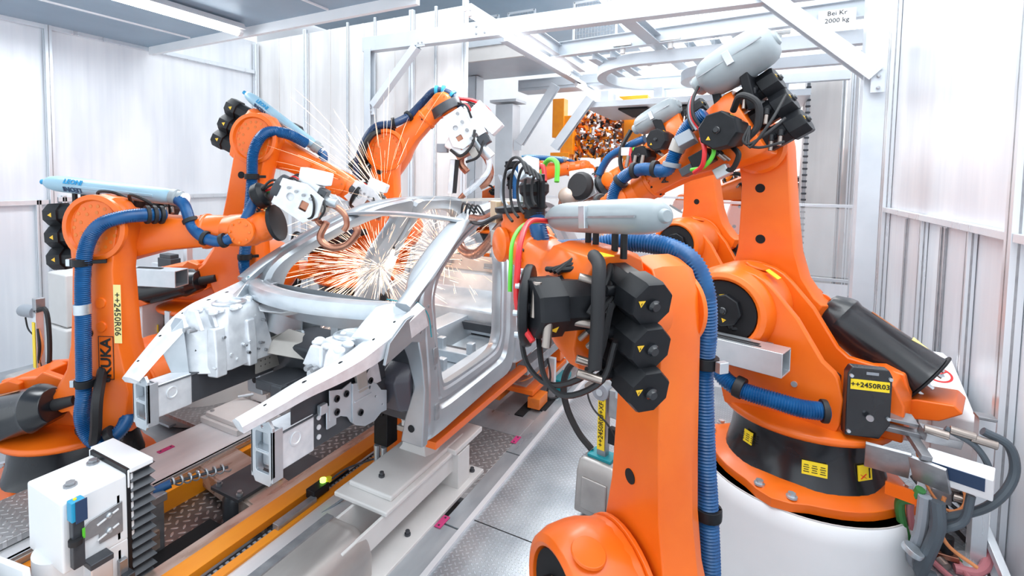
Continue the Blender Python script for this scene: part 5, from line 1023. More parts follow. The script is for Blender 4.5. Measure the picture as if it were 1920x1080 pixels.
MB().cable([(1.15, .0, 2.80), (1.14, -.02, 2.87), (1.09, -.03, 2.88), (1.05, -.02, 2.80)], .014, 10, m=RED, k=8).build('red_cable', RED, e)
for i in range(5): MB().cable([(.90+(.06+.022*i)*cos(a_), .10+.03*i, 2.76+(.08+.02*i)*sin(a_)) for a_ in [2.6-.5*q for q in range(9)]], .0075, 8, m=RUBBER).build('cable_loop', RUBBER, e)
for i in range(3): MB().bar((1.05-.03*i, .02, 2.66), (1.02-.03*i, .04, 2.84), .02, .02).build('cable_gland', BLACK, e, bevel=.003)
MB().box((1.0, .1, 2.86), (.08, .08, .12), R=Euler((.2, .3, .2)).to_matrix()).build('junction_box', STEEL, e, bevel=.004)
MB().cable([(1.3, 0, 2.78), (1.42, 0, 2.86), (1.55, 0, 2.82), (1.60, 0, 2.70), (1.5, 0, 2.64)], .012, m=GREYC).build('cable_loop', GREYC, e)

# ---- R03: robot on the white drum
e, k = robot(None, 'tall orange robot on the white drum, yellow 03 plate on its rear', (.38, 4.02, .25), 162, (.34, 1.07), (.39, 2.19), (.38, 2.37), (1.38, 1.77), tool=(.8, 0, -.35), beam=(-.02, .50, .52, .86), mot_side=1, motor_up='none', big=True, link_w=.9, hx=.05, cbd=(-.84, 0, -.55), cbl=.60, cbr=.18, craddle=.76)
motor(e, (.46, .16, 2.28), Y_, (.5, 0, -.8), .30, .12, 'elbow_motor')
capsule(e, (.72, .1, 2.66), (.24, .1, 2.91), .165, DOME, flat=.92)
for i in range(4): MB().cable([(.72-.01*i, .14+.03*i, 2.62), (.74-.02*i, .24+.03*i, 2.52), (.72-.02*i, .30+.02*i, 2.40), (.66-.02*i, .34, 2.30)], .012, 8, m=(RUBBER, GREYC, RED, RUBBER)[i]).build('feed_cable', (RUBBER, GREYC, RED, RUBBER)[i], e)
MB().cable([(.60, .36, 2.24), (.55, .42, 2.16), (.56, .42, 2.05), (.63, .38, 2.0)], .016, 10, m=RED, k=8).build('red_cable', RED, e); MB().cable([(.52, .36, 2.22), (.50, .40, 2.12), (.56, .40, 2.04), (.66, .36, 2.02)], .014, 10, m=GREEN, k=8).build('green_cable', GREEN, e)
MB().box((.74, .28, 2.24), (.12, .10, .09), R=Euler((.3, .5, .2)).to_matrix()).build('junction_box', GREYC, e, bevel=.006); MB().box((.62, .27, 2.10), (.14, .12, .10), R=Euler((0, .5, 0)).to_matrix()).build('valve_block', BLACK, e, bevel=.006); MB().box((.72, .26, 2.02), (.10, .10, .06), R=Euler((0, .5, 0)).to_matrix()).build('manifold', DSTEEL, e, bevel=.004)
MB().box((.50, .22, 2.01), (.10, .08, .08), R=Euler((0, .5, 0)).to_matrix()).build('silver_box', STEEL, e, bevel=.008); MB().cable([(.44, .22, 2.18), (.38, .28, 2.12), (.42, .26, 2.03), (.47, .24, 2.02)], .018, 10, m=RUBBER, k=8).build('black_cable', RUBBER, e)
MB().cable([(.42, .3, 2.42), (.34, .4, 2.5), (.24, .4, 2.44), (.24, .38, 2.30), (.30, .38, 2.22)], .022, 10, m=RUBBER, k=8).build('cable_loop', RUBBER, e)
for i in range(3): MB().cable([(.28, .40, 2.3), (.30-.02*i, .44, 2.2-.02*i), (.22-.03*i, .40, 2.16+.08*i), (.12, .26, 2.2+.15*i)], .009, 8, m=RUBBER).build('motor_cable', RUBBER, e)
mb = MB(); ad_ = k['ad']; c_ = k['R']+ad_*.72+Y_*.137; mb.text('KUKA', c_, -k['an'], ad_, .07, t=.004, bold=.002); mb.build('brand_lettering', BLACKP, e)
MB().bar((.35, .05, 2.45), (.42, .1, 2.75), .20, .06).build('canister_bracket', BLACK, e, bevel=.01); MB().bar((.55, .12, 2.35), (.62, .1, 2.62), .05, .05).build('canister_bracket', BLACK, e, bevel=.006)
hose(e, [(.62, .26, 2.42), (0.76, 0.24, 2.32), (0.84, 0.24, 2.14), (0.90, 0.25, 2.02), (1.12, 0.18, 2.03), (1.28, 0.16, 1.98), (1.38, .16, 1.86), (1.42, 0.16, 1.66)], .052)
for p, d in (((.86, .24, 2.06), (.2, 0, -1)), ((1.0, .22, 2.03), (1, 0, 0)), ((1.20, .17, 2.02), (1, 0, -.1)), ((1.33, .16, 1.93), (.6, 0, -.6)), ((.70, .25, 2.38), (.7, 0, -.4))): collar(e, p, d, .054, GREYC if p[0] < .9 else RUBBER, .035)
MB().cyl((.80, .24, 2.24), (.83, .24, 2.16), .058, n=18).build('worn_band', BROWNG, e)
hose(e, [(0.40, 0.50, 0.80), (0.36, 0.54, 0.72), (0.29, 0.56, 0.66), (0.18, 0.56, 0.63), (0.03, 0.54, 0.62), (-0.1, 0.49, 0.60), (-0.22, 0.42, 0.60)], .055)
collar(e, (.22, .56, .645), (1, 0, .2), .056, RUBBER, .05); collar(e, (-.20, .43, .60), (.9, .5, 0), .055, RUBBER, .03)
mb = MB(); secs = []
for t in (0, 1): secs.append([V((-.30+.0*t, .345, .0))]*0)
cv = [(0, .47), (0, .84), (.02, .88), (.20, .88), (.22, .84), (.22, .56), (.17, .47)]
ux = V((-.86, -.50, 0)); nn_ = V((-.50, .86, 0)); mb.prism(cv, V((-.285, .352, 0))-nn_*.05, ux, Z_, nn_*.065); cvr = mb.build('rear_cover', BLACKG, e, bevel=.008)
oc = V((-.285, .352, 0))+nn_*.0155
mb = MB(); mb.box(oc+ux*.11+Z_*.78, (.19, .004, .06), R=Matrix((ux, nn_, Z_)).transposed()); lb = mb.build('number_plate', YELLOW, cvr); mb = MB(); mb.text('++2450R03', oc+ux*.11+Z_*.78+nn_*.004, ux, Z_, .040, t=.002, bold=.0005); mb.build('lettering', BLACKP, lb)
mb = MB(); mb.box(oc+ux*.12+Z_*.85, (.06, .003, .016), R=Matrix((ux, nn_, Z_)).transposed()); mb.build('maker_mark', GREYC, cvr)
for q in ((.015, .83), (.205, .83), (.015, .50), (.205, .60)): MB().cyl(oc+ux*q[0]+Z_*q[1], oc+ux*q[0]+Z_*q[1]+nn_*.014, .010, n=8).build('cover_bolt', STEEL, cvr)
def skirt_label(par, ang, z, w, h, m_, name='safety_label', pict=False):
    a = radians(ang); r = .432; o = V((r*cos(a), r*sin(a), z)); t = V((-sin(a), cos(a), 0)); n_ = V((cos(a), sin(a), .12)).normalized(); u = n_.cross(t)
    lb = MB().box(o, (w, h, .006), R=Matrix((t, u, n_)).transposed()).build(name, m_, par); mb = MB()
    if pict:
        mb.cyl(o+t*.03+u*.02+n_*.004, o+t*.03+u*.02+n_*.006, .006, n=8, m=BLACKP); mb.box(o+t*.03-u*.008+n_*.004, (.008, .05, .003), R=Matrix((t, u, n_)).transposed(), m=BLACKP)
        for s in (-1, 1): mb.bar(o-t*.015-u*.02+(t*.02+u*.012*s)+n_*.005, o-t*.015-u*.02-(t*.02+u*.012*s)+n_*.005, .004, .003, m=REDP)
    else:
        for q in range(3):
            for r_ in range(4): mb.box(o+t*(-.042+.042*q)+u*(-.022+.013*r_)+n_*.004, (.03-.006*(r_ % 2), .004, .002), R=Matrix((t, u, n_)).transposed(), m=BLACKP)
    mb.build('label_print', BLACKP, lb); return lb
skirt_label(e, 112, .22, .13, .08, YELLOW); skirt_label(e, 150, .22, .10, .09, YELLOW, pict=True); skirt_label(e, 60, .26, .07, .08, YELLOW)
for (x, z, w_, h_) in ((.16, 1.345, .09, .07), (.44, 1.352, .05, .04)):
    o = V((x, .20, z-.02)); n_ = V((x-.34, 0, z-1.07)).normalized(); mb = MB(); c_ = V((.34, 0, 1.07))+n_*.302+Y_*(.15 if x < .3 else .30); t = Y_.cross(n_); mb.box(c_, (w_, h_, .004), R=Matrix((t, Y_, n_)).transposed()); mb.build('yellow_label', YELLOW, e)
pedestal('big white drum pedestal under the tall orange robot at right', .38, 4.02, .62, -.62, .25)

# ---- BR: robot behind R03
e, k = robot(None, 'orange robot between the foreground arm and the tall right robot, dark grey canister tilted up', (-.25, 6.48, .39), 160, (.34, 1.07), (.45, 2.25), (.40, 2.42), (1.45, 1.80), tool=(.8, 0, -.35), motor_up='none', big=True)
motor(e, (.62, .16, 2.28), Y_, (.5, 0, -.8), .28, .12, 'elbow_motor'); motor(e, (.85, .16, 2.10), Y_, (.5, 0, -.8), .24, .11, 'side_motor')
capsule(e, (1.06, .1, 2.46), (.52, .1, 2.72), .15, DOME, flat=.9); MB().bar((.7, .05, 2.3), (.8, .1, 2.55), .3, .1).build('canister_bracket', BLACK, e, bevel=.01)
hose(e, [(1.62, .1, 1.86), (1.56, .1, 1.98), (1.44, .1, 2.12), (1.16, .1, 2.25), (.95, .1, 2.32)], .055, n=10, pitch=.03)
MB().cable([(1.12, .15, 2.44), (1.22, .2, 2.2), (1.20, .22, 1.95), (1.05, .2, 1.8)], .03, m=RUBBER).build('cable_loop', RUBBER, e)
MB().cable([(1.02, .3, 2.2), (1.0, .34, 2.05), (.92, .32, 1.9)], .02, m=RED).build('red_cable', RED, e); MB().cable([(.98, .3, 2.2), (.94, .34, 2.05), (.98, .32, 1.88)], .02, m=GREEN).build('green_cable', GREEN, e)
MB().box((1.1, .28, 2.16), (.12, .04, .10)).build('white_tag', WHITE, e)
for i in range(3): MB().cyl((.78+.1*i, .42, 2.1), (.8+.1*i, .43, 1.96), .022, n=10).build('silver_plug', BRASS, e)
white_gun(e, (1.85, .05, 1.62), (.9, .2, -.4), (0, 1, 0), (.4, 0, .9), 1.3)
MB().lathe([(.16, -.05), (.2, 0), (.2, .05), (.16, .1)], (1.80, .25, 1.70), (0, 1, .2), n=28).build('black_ring', RUBBER, e); MB().ball((1.98, .3, 1.56), (.16, .12, .13), 18, 12).build('motor_bell', noisy('tan_bell', (.45, .28, .16), (.5, .45, .42), .4, .4, 3), e)
pedestal('white drum pedestal of the robot between foreground arm and tall right robot', -.25, 6.48, .60, -.2, .39)

# ---- FC: far robot of the left row
e, k = robot(None, 'small distant orange robot with thin blue hose, left of the white braces', (-4.03, 8.36, .81), 25, (.5, .75), (.56, 1.37), (.42, 1.46), (1.55, 1.60), tool=(.8, 0, -.5), detail=1, link_w=.9)
hose(e, [(1.15, -.1, 1.70), (.75, -.3, 1.74), (.40, -.5, 1.66), (.30, -.5, 1.4), (.30, -.5, .9)], .045, n=8, pitch=.04)
capsule(e, (.45, 0, 1.78), (1.15, 0, 1.74), .05, LTUBE); hose(e, [(1.2, 0, 1.74), (1.4, .0, 1.66), (1.55, 0, 1.45)], .035, n=8, pitch=.04)
pedestal('pale drum pedestal under the small distant robot', -4.03, 8.36, .42, -.2, .81, LGREY)

# ---- far cells
def far_robot(label, O, yaw, s=1.0, A2=(.35, .75), A3=(.1, 1.9), R=(-.1, 2.0), W=(1.2, 1.7)):
    e, k = robot(None, label, O, yaw, A2, A3, R, W, detail=1, tool=(.5, 0, -.8), balance=False); e.scale = (s, s, s); pedestal('low drum under the '+label.split(',')[0].replace('seen through the glazed partition ', ''), O[0], O[1], .5*s, -.2, O[2], LGREY)
    MB().cable([(1.1, .1, 1.85), (.7, .2, 2.15), (.2, .2, 2.2), (0, .2, 1.8)], .04, m=RUBBER).build('black_cable', RUBBER, e); return e
far_robot('far orange robot seen through the glazed partition left of the tall robot, arm turned left', (.05, 10.9, .1), 190)
far_robot('far orange robot beyond the car roof, beside the slim steel column', (-6.2, 12.8, .2), 200, .8)
far_robot('far orange robot at the right edge of the hall, half behind the tall robot', (.8, 12.4, .5), 170, .8)
def rack(label, x, y, z, w_, d_, h_, n, seed):
    e = empty('tool_rack', (x, y, z), 0, label, 'tool rack'); rnd = random.Random(seed)
    mb = MB()
    for i in range(n):
        p = V(((rnd.random()-.5)*w_, (rnd.random()-.5)*d_, (rnd.random()-.5)*h_)); m_ = rnd.choice((ORANGE, YORANGE, YORANGE, BLACK, GSTEEL, WHITE, ORANGE, DSTEEL, COPPER)); s = .035+rnd.random()*.05
        R_ = Euler((rnd.random()*3, rnd.random()*3, rnd.random()*3)).to_matrix()
        if rnd.random() < .5: mb.box(p, (s*1.6, s*.6, s), R=R_, m=m_)
        else: mb.cyl(p-R_ @ V((s, 0, 0)), p+R_ @ V((s, 0, 0)), s*.4, n=7, m=m_)
    o = mb.build('clamps_and_valves', ORANGE, e, kind='stuff'); mb = MB()
    for xx in (-.45, 0, .45): mb.box((xx*w_, 0, 0), (.06, .06, h_))
    for zz in (-.48, -.1, .3, .48): mb.box((0, 0, zz*h_), (w_, .06, .06))
    mb.build('rack_frame', YORANGE, e, bevel=.005); MB().box((0, d_*.5, -z/2-h_*.25), (.1, .1, z+h_*.5+.2) if z > 0 else (.1, .1, 1)).build('rack_stand', YORANGE, e, bevel=.005); return e
rack('orange rack crowded with clamps and valves hanging under the overhead platform', -3.05, 11.8, 3.25, 1.15, .5, 1.1, 520, 3)
rack('small cluster of clamps and valves far left of the crowded rack', -3.9, 12.2, 3.1, .35, .3, 1.1, 120, 5)
rack('jumble of black and orange tooling beyond the glazed partition, left of the tall robot', .0, 11.8, 2.2, .9, .5, .8, 260, 8)
rack('small jumble of tooling right of the tall robot, against the far right column', 1.1, 10.9, 2.3, .25, .3, .9, 90, 9)
def f(mb): mb.box((-3.95, 11.5, 3.6), (.28, .3, .9)); mb.box((-3.75, 11.5, 3.2), (.3, .2, .9)); mb.box((-3.9, 11.5, 2.7), (.45, .3, .2))
T('portal_arm', 'amber upright portal arm far back beside the white braces', 'portal', f, YORANGE, .01)
def f(mb): mb.box((-2.25, 11.5, 2.9), (.38, .35, 1.6)); mb.box((-2.25, 11.5, 3.85), (.6, .4, .3)); mb.box((-2.0, 11.35, 2.9), (.05, .05, 1.6), m=DSTEEL)
T('portal_column', 'amber square portal column right of the crowded tool rack', 'portal', f, YORANGE, .01)
def f(mb): mb.box((-5.2, 12.0, 2.35), (.32, .3, .32)); mb.box((-5.2, 11.83, 2.42), (.34, .02, .05), m=WHITE); mb.box((-5.2, 12.0, .95), (.26, .3, 2.4), m=ORANGE)
T('amber_cabinet', 'small amber cabinet glimpsed beyond the slim steel column', 'cabinet', f, YORANGE, .01)
def f(mb): mb.cyl((-3.3, 13.0, -.2), (-3.3, 13.0, 2.5), .32, n=28)
T('storage_tank', 'pale upright tank standing under the crowded tool rack', 'tank', f, WHITE, 0)
def f(mb): mb.cyl((-2.5, 13.1, -.2), (-2.5, 13.1, 2.2), .25, n=28)
T('storage_tank', 'narrower pale upright tank under the amber portal column', 'tank', f, WHITE, 0)

# ================================================================ foreground white unit with bellows
e = empty('lifting_unit', (-3.02, 1.26, -.2), 0, 'white lifting unit with black bellows and blue sensor in the bottom left corner', 'lifting unit')
def Bx(c, s, n, m_, par=e, bv=.006, **k): return MB().box(c, s, **k).build(n, m_, par, bevel=bv)
hb = Bx((0, 0, .62), (.37, .33, .36), 'head_box', WHITE, bv=.012); Bx((.02, .05, .22), (.33, .2, .46), 'body', WHITE, bv=.012)
mb = MB(); mb.cyl((-.02, -.08, .0), (-.02, -.08, .46), .13, n=32); mb.build('round_column', WHITE, e)
Bx((.115, .155, .64), (.10, .012, .30), 'slotted_plate', WHITE) if False else None
cap = MB(); cap.prism([(-.05, 0), (.06, 0), (.06, .03), (-.06, .03), (-.06, -.0)], (-.22, .20, .80), Y_, Z_, X_*.42); cap.box((-.01, .135, .77), (.41, .012, .10)); cp = cap.build('bellows_cap', WHITE, e, bevel=.008)
mb = MB(); secs = []; nf = 16
for i in range(nf*2+1):
    z = .80-i*.0265; g = .0 if i % 2 else .032; secs.append([V((-.17-g*.2, .145, z)), V((.165+g, .145-.0, z)), V((.165+g, .255+g*.5, z)), V((-.17-g*.2, .255+g*.5, z))])
mb.loft(secs); mb.build('bellows', DSTEEL, e, ang=10)
Bx((-.0, .135, .35), (.38, .02, .95), 'back_plate', BLACK, bv=.002); 
for z in (.68, .57, .49, .38): Bx((.182, .085, z), (.006, .012, .05 if z != .57 else .02), 'slot', DARK, bv=0)
# head box front bracket, bolts and sensor (front is -y, right side is +x)
for a, b in ((-.08, .09), (.05, -.07)): MB().bolt((a, b, .80), Z_, .022, .022, GSTEEL).build('cover_bolt', GSTEEL, hb)
mb = MB(); mb.prism([(-.13, -.06), (-.01, -.06), (-.01, -.115), (.10, -.115), (.10, .05), (-.05, .03), (-.13, -.02)], (.187, 0, .62), Y_, Z_, X_*.008); br = mb.build('adjustment_plate', GSTEEL, e, bevel=.002)
for z in (.63, .55): MB().bar((.197, -.02, z-.02), (.197, .08, z+.01), .004, .008).build('slot', WHITE, br); MB().lathe([(.016, 0), (.016, .006), (.008, .012)], (.196, .035, z), X_, n=14).build('clamp_screw', STEEL, br)
sn = Bx((.215, -.115, .60), (.04, .05, .26), 'sensor_post', DSTEEL, bv=.004); Bx((.215, -.115, .76), (.05, .06, .10), 'sensor_head', SENSOR, sn, .005); Bx((.243, -.105, .755), (.006, .05, .11), 'sensor_face', NAVYP, sn, .002); MB().cyl((.215, -.12, .81), (.215, -.12, .816), .008, n=10).build('sensor_led', YELLOW, sn); Bx((.246, -.1, .64), (.004, .012, .05), 'green_label', LED if False else GREEN, sn, 0)
MB().cyl((.235, -.13, .60), (.235, -.13, .625), .03, n=14).build('cable_tie', RUBBER, sn)
cy = Bx((.225, -.03, .27), (.07, .10, .34), 'pneumatic_cylinder', ALU, bv=.008); Bx((.225, -.03, .45), (.075, .105, .03), 'cylinder_cap', DSTEEL, cy, .004); Bx((.225, -.03, .09), (.075, .105, .03), 'cylinder_cap', DSTEEL, cy, .004)
Bx((.20, .09, .32), (.03, .04, .08), 'valve_plate', GSTEEL, bv=.003); Bx((.225, .10, .26), (.06, .05, .06), 'valve', DSTEEL, bv=.005); MB().cable([(.23, .05, .22), (.24, .0, .16), (.23, -.05, .05)], .012, m=GREYC).build('air_hose', GREYC, e)
# lower left drive housing
e = empty('drive_housing', (-3.05, .85, -.2), 0, 'white drive housing with grey ring guide at the lower left edge', 'drive housing')
mb = MB(); mb.prism([(-.5, -.2), (.12, -.2), (.16, .3), (.13, .42), (-.5, .28)], (0, .12, .1), X_, Z_, Y_*.03); mb.box((.13, .0, .28), (.03, .28, .36)); mb.build('bracket', WHITE, e, bevel=.006)
mb = MB(); P = [V((-.18+.20*cos(a), -.02, .22+.20*sin(a))) for a in [radians(-20+10*i) for i in range(22)]]; mb.tube(P, .045, 12); mb.build('ring_guide', STEEL, e)
mb = MB(); P = [V((-.18+.20*cos(a), -.07, .22+.20*sin(a))) for a in [radians(-20+10*i) for i in range(22)]]; mb.tube(P, .022, 10); mb.build('belt', SLATE, e)
mb = MB(); mb.box((-.16, -.10, .12), (.34, .10, .30)); mb.build('front_cover', WHITE, e, bevel=.012); MB().lathe([(.02, 0), (.018, .006), (.008, .006)], (-.12, -.15, .17), (0, -1, 0), n=14).build('cover_screw', STEEL, e)
for p in ((.02, .1, .40), (.02, .1, .28), (.10, .1, .34)): MB().cyl(p, (p[0], p[1]-.02, p[2]), .022, n=8).build('nut', DSTEEL, e)
def f(mb): mb.box((-3.95, 1.25, .03), (.5, .5, .04), m=TREADB)
T('tread_step', 'grey tread step beside the white lifting unit', 'step', f, TREADB)

# ================================================================ dress unit (XF) in front of the foreground robot
e = empty('connection_post', (-.76, 3.2, -.02), radians(-12), 'grey connection post with a yellow XF strip above a brushed steel hood', 'connection post')
MB().box((0, 0, .62), (.06, .06, .46)).build('post', GSTEEL, e, bevel=.004); mb = MB(); mb.box((0, -.035, .66), (.05, .004, .36)); st = mb.build('number_strip', YELLOW, e)
mb = MB(); mb.text('++2450R03+XF1', (.0, -.04, .66), Z_, -X_, .045, t=.002); mb.build('lettering', BLACKP, st)
MB().box((-.0, 0, .43), (.16, .12, .02)).build('base_flange', TEAL, e, bevel=.004)
MB().cyl((-.01, -.05, .86), (-.01, .06, .86), .055, n=24).build('round_motor', GREYC, e, bevel=.004); MB().lathe([(.022, 0), (.022, .006), (.014, .006)], (-.01, -.052, .86), (0, -1, 0), n=14).build('motor_disc', STEEL, e)
MB().box((.09, .0, .80), (.09, .07, .18)).build('valve_block', GSTEEL, e, bevel=.006); MB().box((.12, -.03, .88), (.05, .05, .05)).build('fitting', STEEL, e, bevel=.004); MB().box((.08, -.03, .6), (.05, .05, .1)).build('black_fitting', BLACK, e, bevel=.004)
MB().cable([(.12, 0, .78), (.13, -.02, .66), (.10, -.03, .55), (.09, 0, .44)], .010, m=RUBBER).build('cable', RUBBER, e)
MB().cable([(-.10, 0, .90), (-.11, -.02, .82), (-.05, -.05, .74), (.05, -.06, .68), (.11, -.05, .6)], .006, m=RUBBER).build('cable', RUBBER, e); MB().cyl((-.115, 0, .89), (-.10, 0, .94), .012, n=10).build('white_plug', WHITE, e)
mb = MB(); mb.prism([(-.06, 0), (.06, 0), (0, .11)], (0, .02, .93), X_, Z_, Y_*.01); mb.build('yellow_triangle', YELLOW, e)
MB().cable([(.05, 0, 1.02), (-.10, .0, 1.03), (-.24, .0, .97), (-.30, .0, .82), (-.27, .0, .66), (-.18, 0, .52), (-.08, 0, .44)], .022, m=RUBBER, k=8).build('black_hose', RUBBER, e)
o = MB(); o.loft([[V((x*k_, -.10-.02*k2, z)), V((x*k_*-1, -.10-.02*k2, z)), V((x*k_*-1, .10, z)), V((x*k_, .10, z))] for x, z, k_, k2 in ((.13, .06, 1.06, 1.0), (.13, .33, 1.0, .6), (.13, .40, .92, 0), (.13, .42, .8, -.8))]); hd_ = o.build('hood', MATS['brushed_hood'], e, bevel=.014); MB().box((0, -.125, .21), (.17, .012, .2), R=Euler((-.06, 0, 0)).to_matrix()).build('hood_pressing', MATS['brushed_hood'], hd_, bevel=.006)
for sx in (-1, 1): MB().bolt((sx*.10, -.06, .415), Z_, .010, .015, STEEL).build('bolt', STEEL, hd_)
MB().lathe([(.08, -.12), (.09, -.05), (.075, 0), (.07, .06)], (0, 0, 0), n=24).build('swivel_base', BLACK, e); MB().lathe([(.10, -.10), (.105, -.09), (.10, -.08)], (0, 0, 0), n=24).build('steel_ring', STEEL, e)
def f(mb): mb.box((-.84, 2.1, -.03), (.02, 3.0, .10))
T('pit_edge', 'thin steel edge of the floor recess beside the foreground robot', 'edge strip', f, STRIP)

# ================================================================ left side equipment
e = empty('control_box', (-5.2, 2.72, -.2), 0, 'white control box with a dark window behind the leftmost robot', 'control box')
MB().box((0, .12, .96), (.32, .40, .40)).build('housing', WHITE, e, bevel=.01); MB().box((-.02, -.085, .99), (.24, .006, .22)).build('window', mat('tinted_window', (.10, .11, .13), .15), e); MB().box((-.08, -.085, 1.12), (.1, .006, .03)).build('yellow_label', CERT, e)
MB().box((.20, .34, .5), (.06, .06, 1.3)).build('post', GSTEEL, e); MB().box((.0, .3, .4), (.05, .05, .8)).build('post', GSTEEL, e)
for i, m_ in enumerate((RED, DGREEN, RUBBER, ORC)): MB().cable([(-.08+.05*i, 0, .76), (-.06+.05*i, -.04, .6), (.0+.04*i, 0, .45)], .009, m=m_).build('cable', m_, e)
def f(mb): mb.box((-5.8, 3.35, 1.05), (.26, .12, .36)); mb.box((-5.8, 3.35, 1.25), (.22, .1, .05))
T('switch_cabinet', 'small dark switch cabinet on the aluminium post behind the two left robots', 'cabinet', f, DSTEEL, .008)
def f(mb): mb.box((-5.55, 3.42, .7), (.07, .07, 1.8)); mb.box((-5.9, 3.42, 1.1), (.7, .04, .05))
T('aluminium_post', 'aluminium post with cross rail carrying the small dark switch cabinet', 'post', f, ALU)
def f(mb): mb.box((-4.75, 2.75, .35), (.08, .08, 1.1)); mb.box((-4.75, 2.75, -.17), (.2, .2, .02))
T('aluminium_post', 'grey aluminium post rising behind the far front rail of the car', 'post', f, ALU)
e = empty('connection_post', (-5.35, 1.95, -.2), 0, 'slim connection post with grey cylinder behind the leftmost robot, at the fence', 'connection post')
MB().box((0, 0, .75), (.06, .06, .9)).build('post', ALU, e, bevel=.004); MB().box((0, -.035, .9), (.05, .004, .4)).build('number_strip', YELLOW, e); MB().cyl((-.28, 0, 1.16), (-.02, 0, 1.18), .055, n=18).build('grey_cylinder', GREYC, e, bevel=.004)
MB().box((.02, 0, 1.25), (.07, .07, .12)).build('fitting', GSTEEL, e, bevel=.005); MB().cable([(.02, -.02, 1.2), (.15, 0, 1.22), (.20, 0, 1.0), (.17, 0, .7), (.08, 0, .55)], .02, m=RUBBER).build('black_hose', RUBBER, e); MB().cable([(-.25, 0, 1.1), (-.2, 0, 1.0), (-.05, 0, .95)], .007, m=RUBBER).build('cable', RUBBER, e)
MB().box((.0, 0, .62), (.18, .12, .03)).build('bracket', TEAL, e); MB().box((-.26, -.0, .42), (.30, .24, .34)).build('hood', MATS['brushed_hood'], e, bevel=.04); MB().box((.02, 0, .15), (.09, .09, .3)).build('foot', DSTEEL, e)
for i, m_ in enumerate((RUBBER, ORC)): MB().cable([(.05, -.02, 1.05), (.09, -.03+.02*i, .9), (.05, -.02, .75), (.1, 0, .6)], .012, m=m_).build('cable', m_, e)
e = empty('connection_post', (-5.55, 4.6, -.2), 0, 'connection post with yellow strip seen through the windscreen opening', 'connection post')
MB().box((0, 0, .6), (.06, .06, 1.2)).build('post', ALU, e, bevel=.004); MB().box((0, -.035, .85), (.07, .004, .5)).build('number_strip', YELLOW, e); MB().box((.12, 0, 1.2), (.40, .1, .06)).build('bracket', DSTEEL, e, bevel=.004); MB().cyl((.05, 0, 1.27), (.36, 0, 1.29), .055, n=16).build('blue_cylinder', SENSOR, e)
MB().box((.3, 0, 1.05), (.22, .1, .22)).build('valve_block', BLACK, e, bevel=.02); MB().cable([(.45, 0, 1.3), (.52, 0, 1.15), (.46, 0, .9), (.42, 0, .7)], .02, m=RUBBER).build('black_hose', RUBBER, e)
e = empty('fence', (-6.0, 5.4, -.2), 0, 'short aluminium fence with two uprights behind the left windscreen pillar', 'fence')
for x in (-.1, .1): MB().box((x, 0, .95), (.07, .07, 1.9)).build('post', ALU, e, bevel=.003)
MB().box((.3, .06, 1.1), (1.2, .04, .05)).build('rail', ALU, e, bevel=.003)
e = empty('storage_box', (-6.6, 2.75, -.2), 0, 'pale plastic storage box beyond the guard at the far left', 'box'); MB().box((0, 0, .35), (.5, .4, .7)).build('lower_box', LGREY, e, bevel=.03); MB().box((0, 0, 1.0), (.42, .35, .58)).build('upper_box', LGREY, e, bevel=.02)

# ================================================================ right side equipment
e = empty('cable_guard', (1.12, 4.35, -.0), 0, 'white sloping cable guard with a round red prohibition sign at the right wall', 'guard')
mb = MB(); mb.prism([(-.42, .42), (.18, .42), (.18, .72), (-.15, .92), (-.42, .88)], (-.06, 0, 0), Y_, Z_, X_*.24) if False else mb.loft([[V((x, y, z)) for y, z in ((-.15, .40), (.40, .52), (.55, .95), (.35, .95), (-.15, .72))] for x in (-.04, .18)]); g_ = mb.build('sloping_cover', WHITE, e, bevel=.01)
mb = MB(); mb.loft([[V((x, y, z)) for y, z in ((.0, .45), (.45, .60), (.62, .93), (.4, .9))] for x in (-.20, -.05)]); mb.build('inner_shield', STEEL, e, bevel=.004)
n_ = V((0, -.42, .91)).normalized(); u = V((1, 0, 0)); v_ = n_.cross(u); c_ = V((.07, .20, .878))
mb = MB(); mb.loft([[c_+n_*h_+(u*cos(a)+v_*sin(a))*r for a in [2*pi*i/28 for i in range(28)]] for h_, r in ((.002, .075), (.005, .075), (.005, .062), (.002, .062))], ring=True); mb.bar(c_-u*.05-v_*.04+n_*.005, c_+u*.05+v_*.04+n_*.005, .010, .004); mb.build('prohibition_sign', REDP, g_)
mb = MB(); mb.box(c_+n_*.003, (.06, .03, .003), R=Matrix((u, v_, n_)).transposed()); mb.build('sign_pictogram', GREYC, g_)
MB().box((-.09, .1, .72), (.01, .12, .10)).build('yellow_label', YELLOW, e)
def f(mb): mb.box((1.22, 3.86, .44), (.07, .07, .86)); mb.box((1.22, 3.86, .88), (.08, .08, .015), m=GSTEEL); mb.cyl((1.22, 3.84, .0), (1.22, 3.84, .03), .10, n=20)
T('aluminium_post', 'short aluminium profile post in front of the white sloping guard', 'post', f, ALU)
e = empty('connector_panel', (.86, 3.56, 0), radians(-20), 'grey connector panel with dark display behind the drum of the tall robot', 'connector panel')
mb = MB(); mb.box((-.12, 0, .62), (.20, .02, .20), R=Euler((.5, 0, .2)).to_matrix()); mb.box((.06, .0, .62), (.16, .02, .18), R=Euler((.5, 0, -.2)).to_matrix()); mb.build('plate', GSTEEL, e, bevel=.003)
MB().box((.17, .04, .66), (.26, .10, .14), R=Euler((.35, 0, 0)).to_matrix()).build('display_box', WHITE, e, bevel=.006); MB().box((.17, -.015, .665), (.20, .006, .085), R=Euler((.35, 0, 0)).to_matrix()).build('display', NAVYP, e)
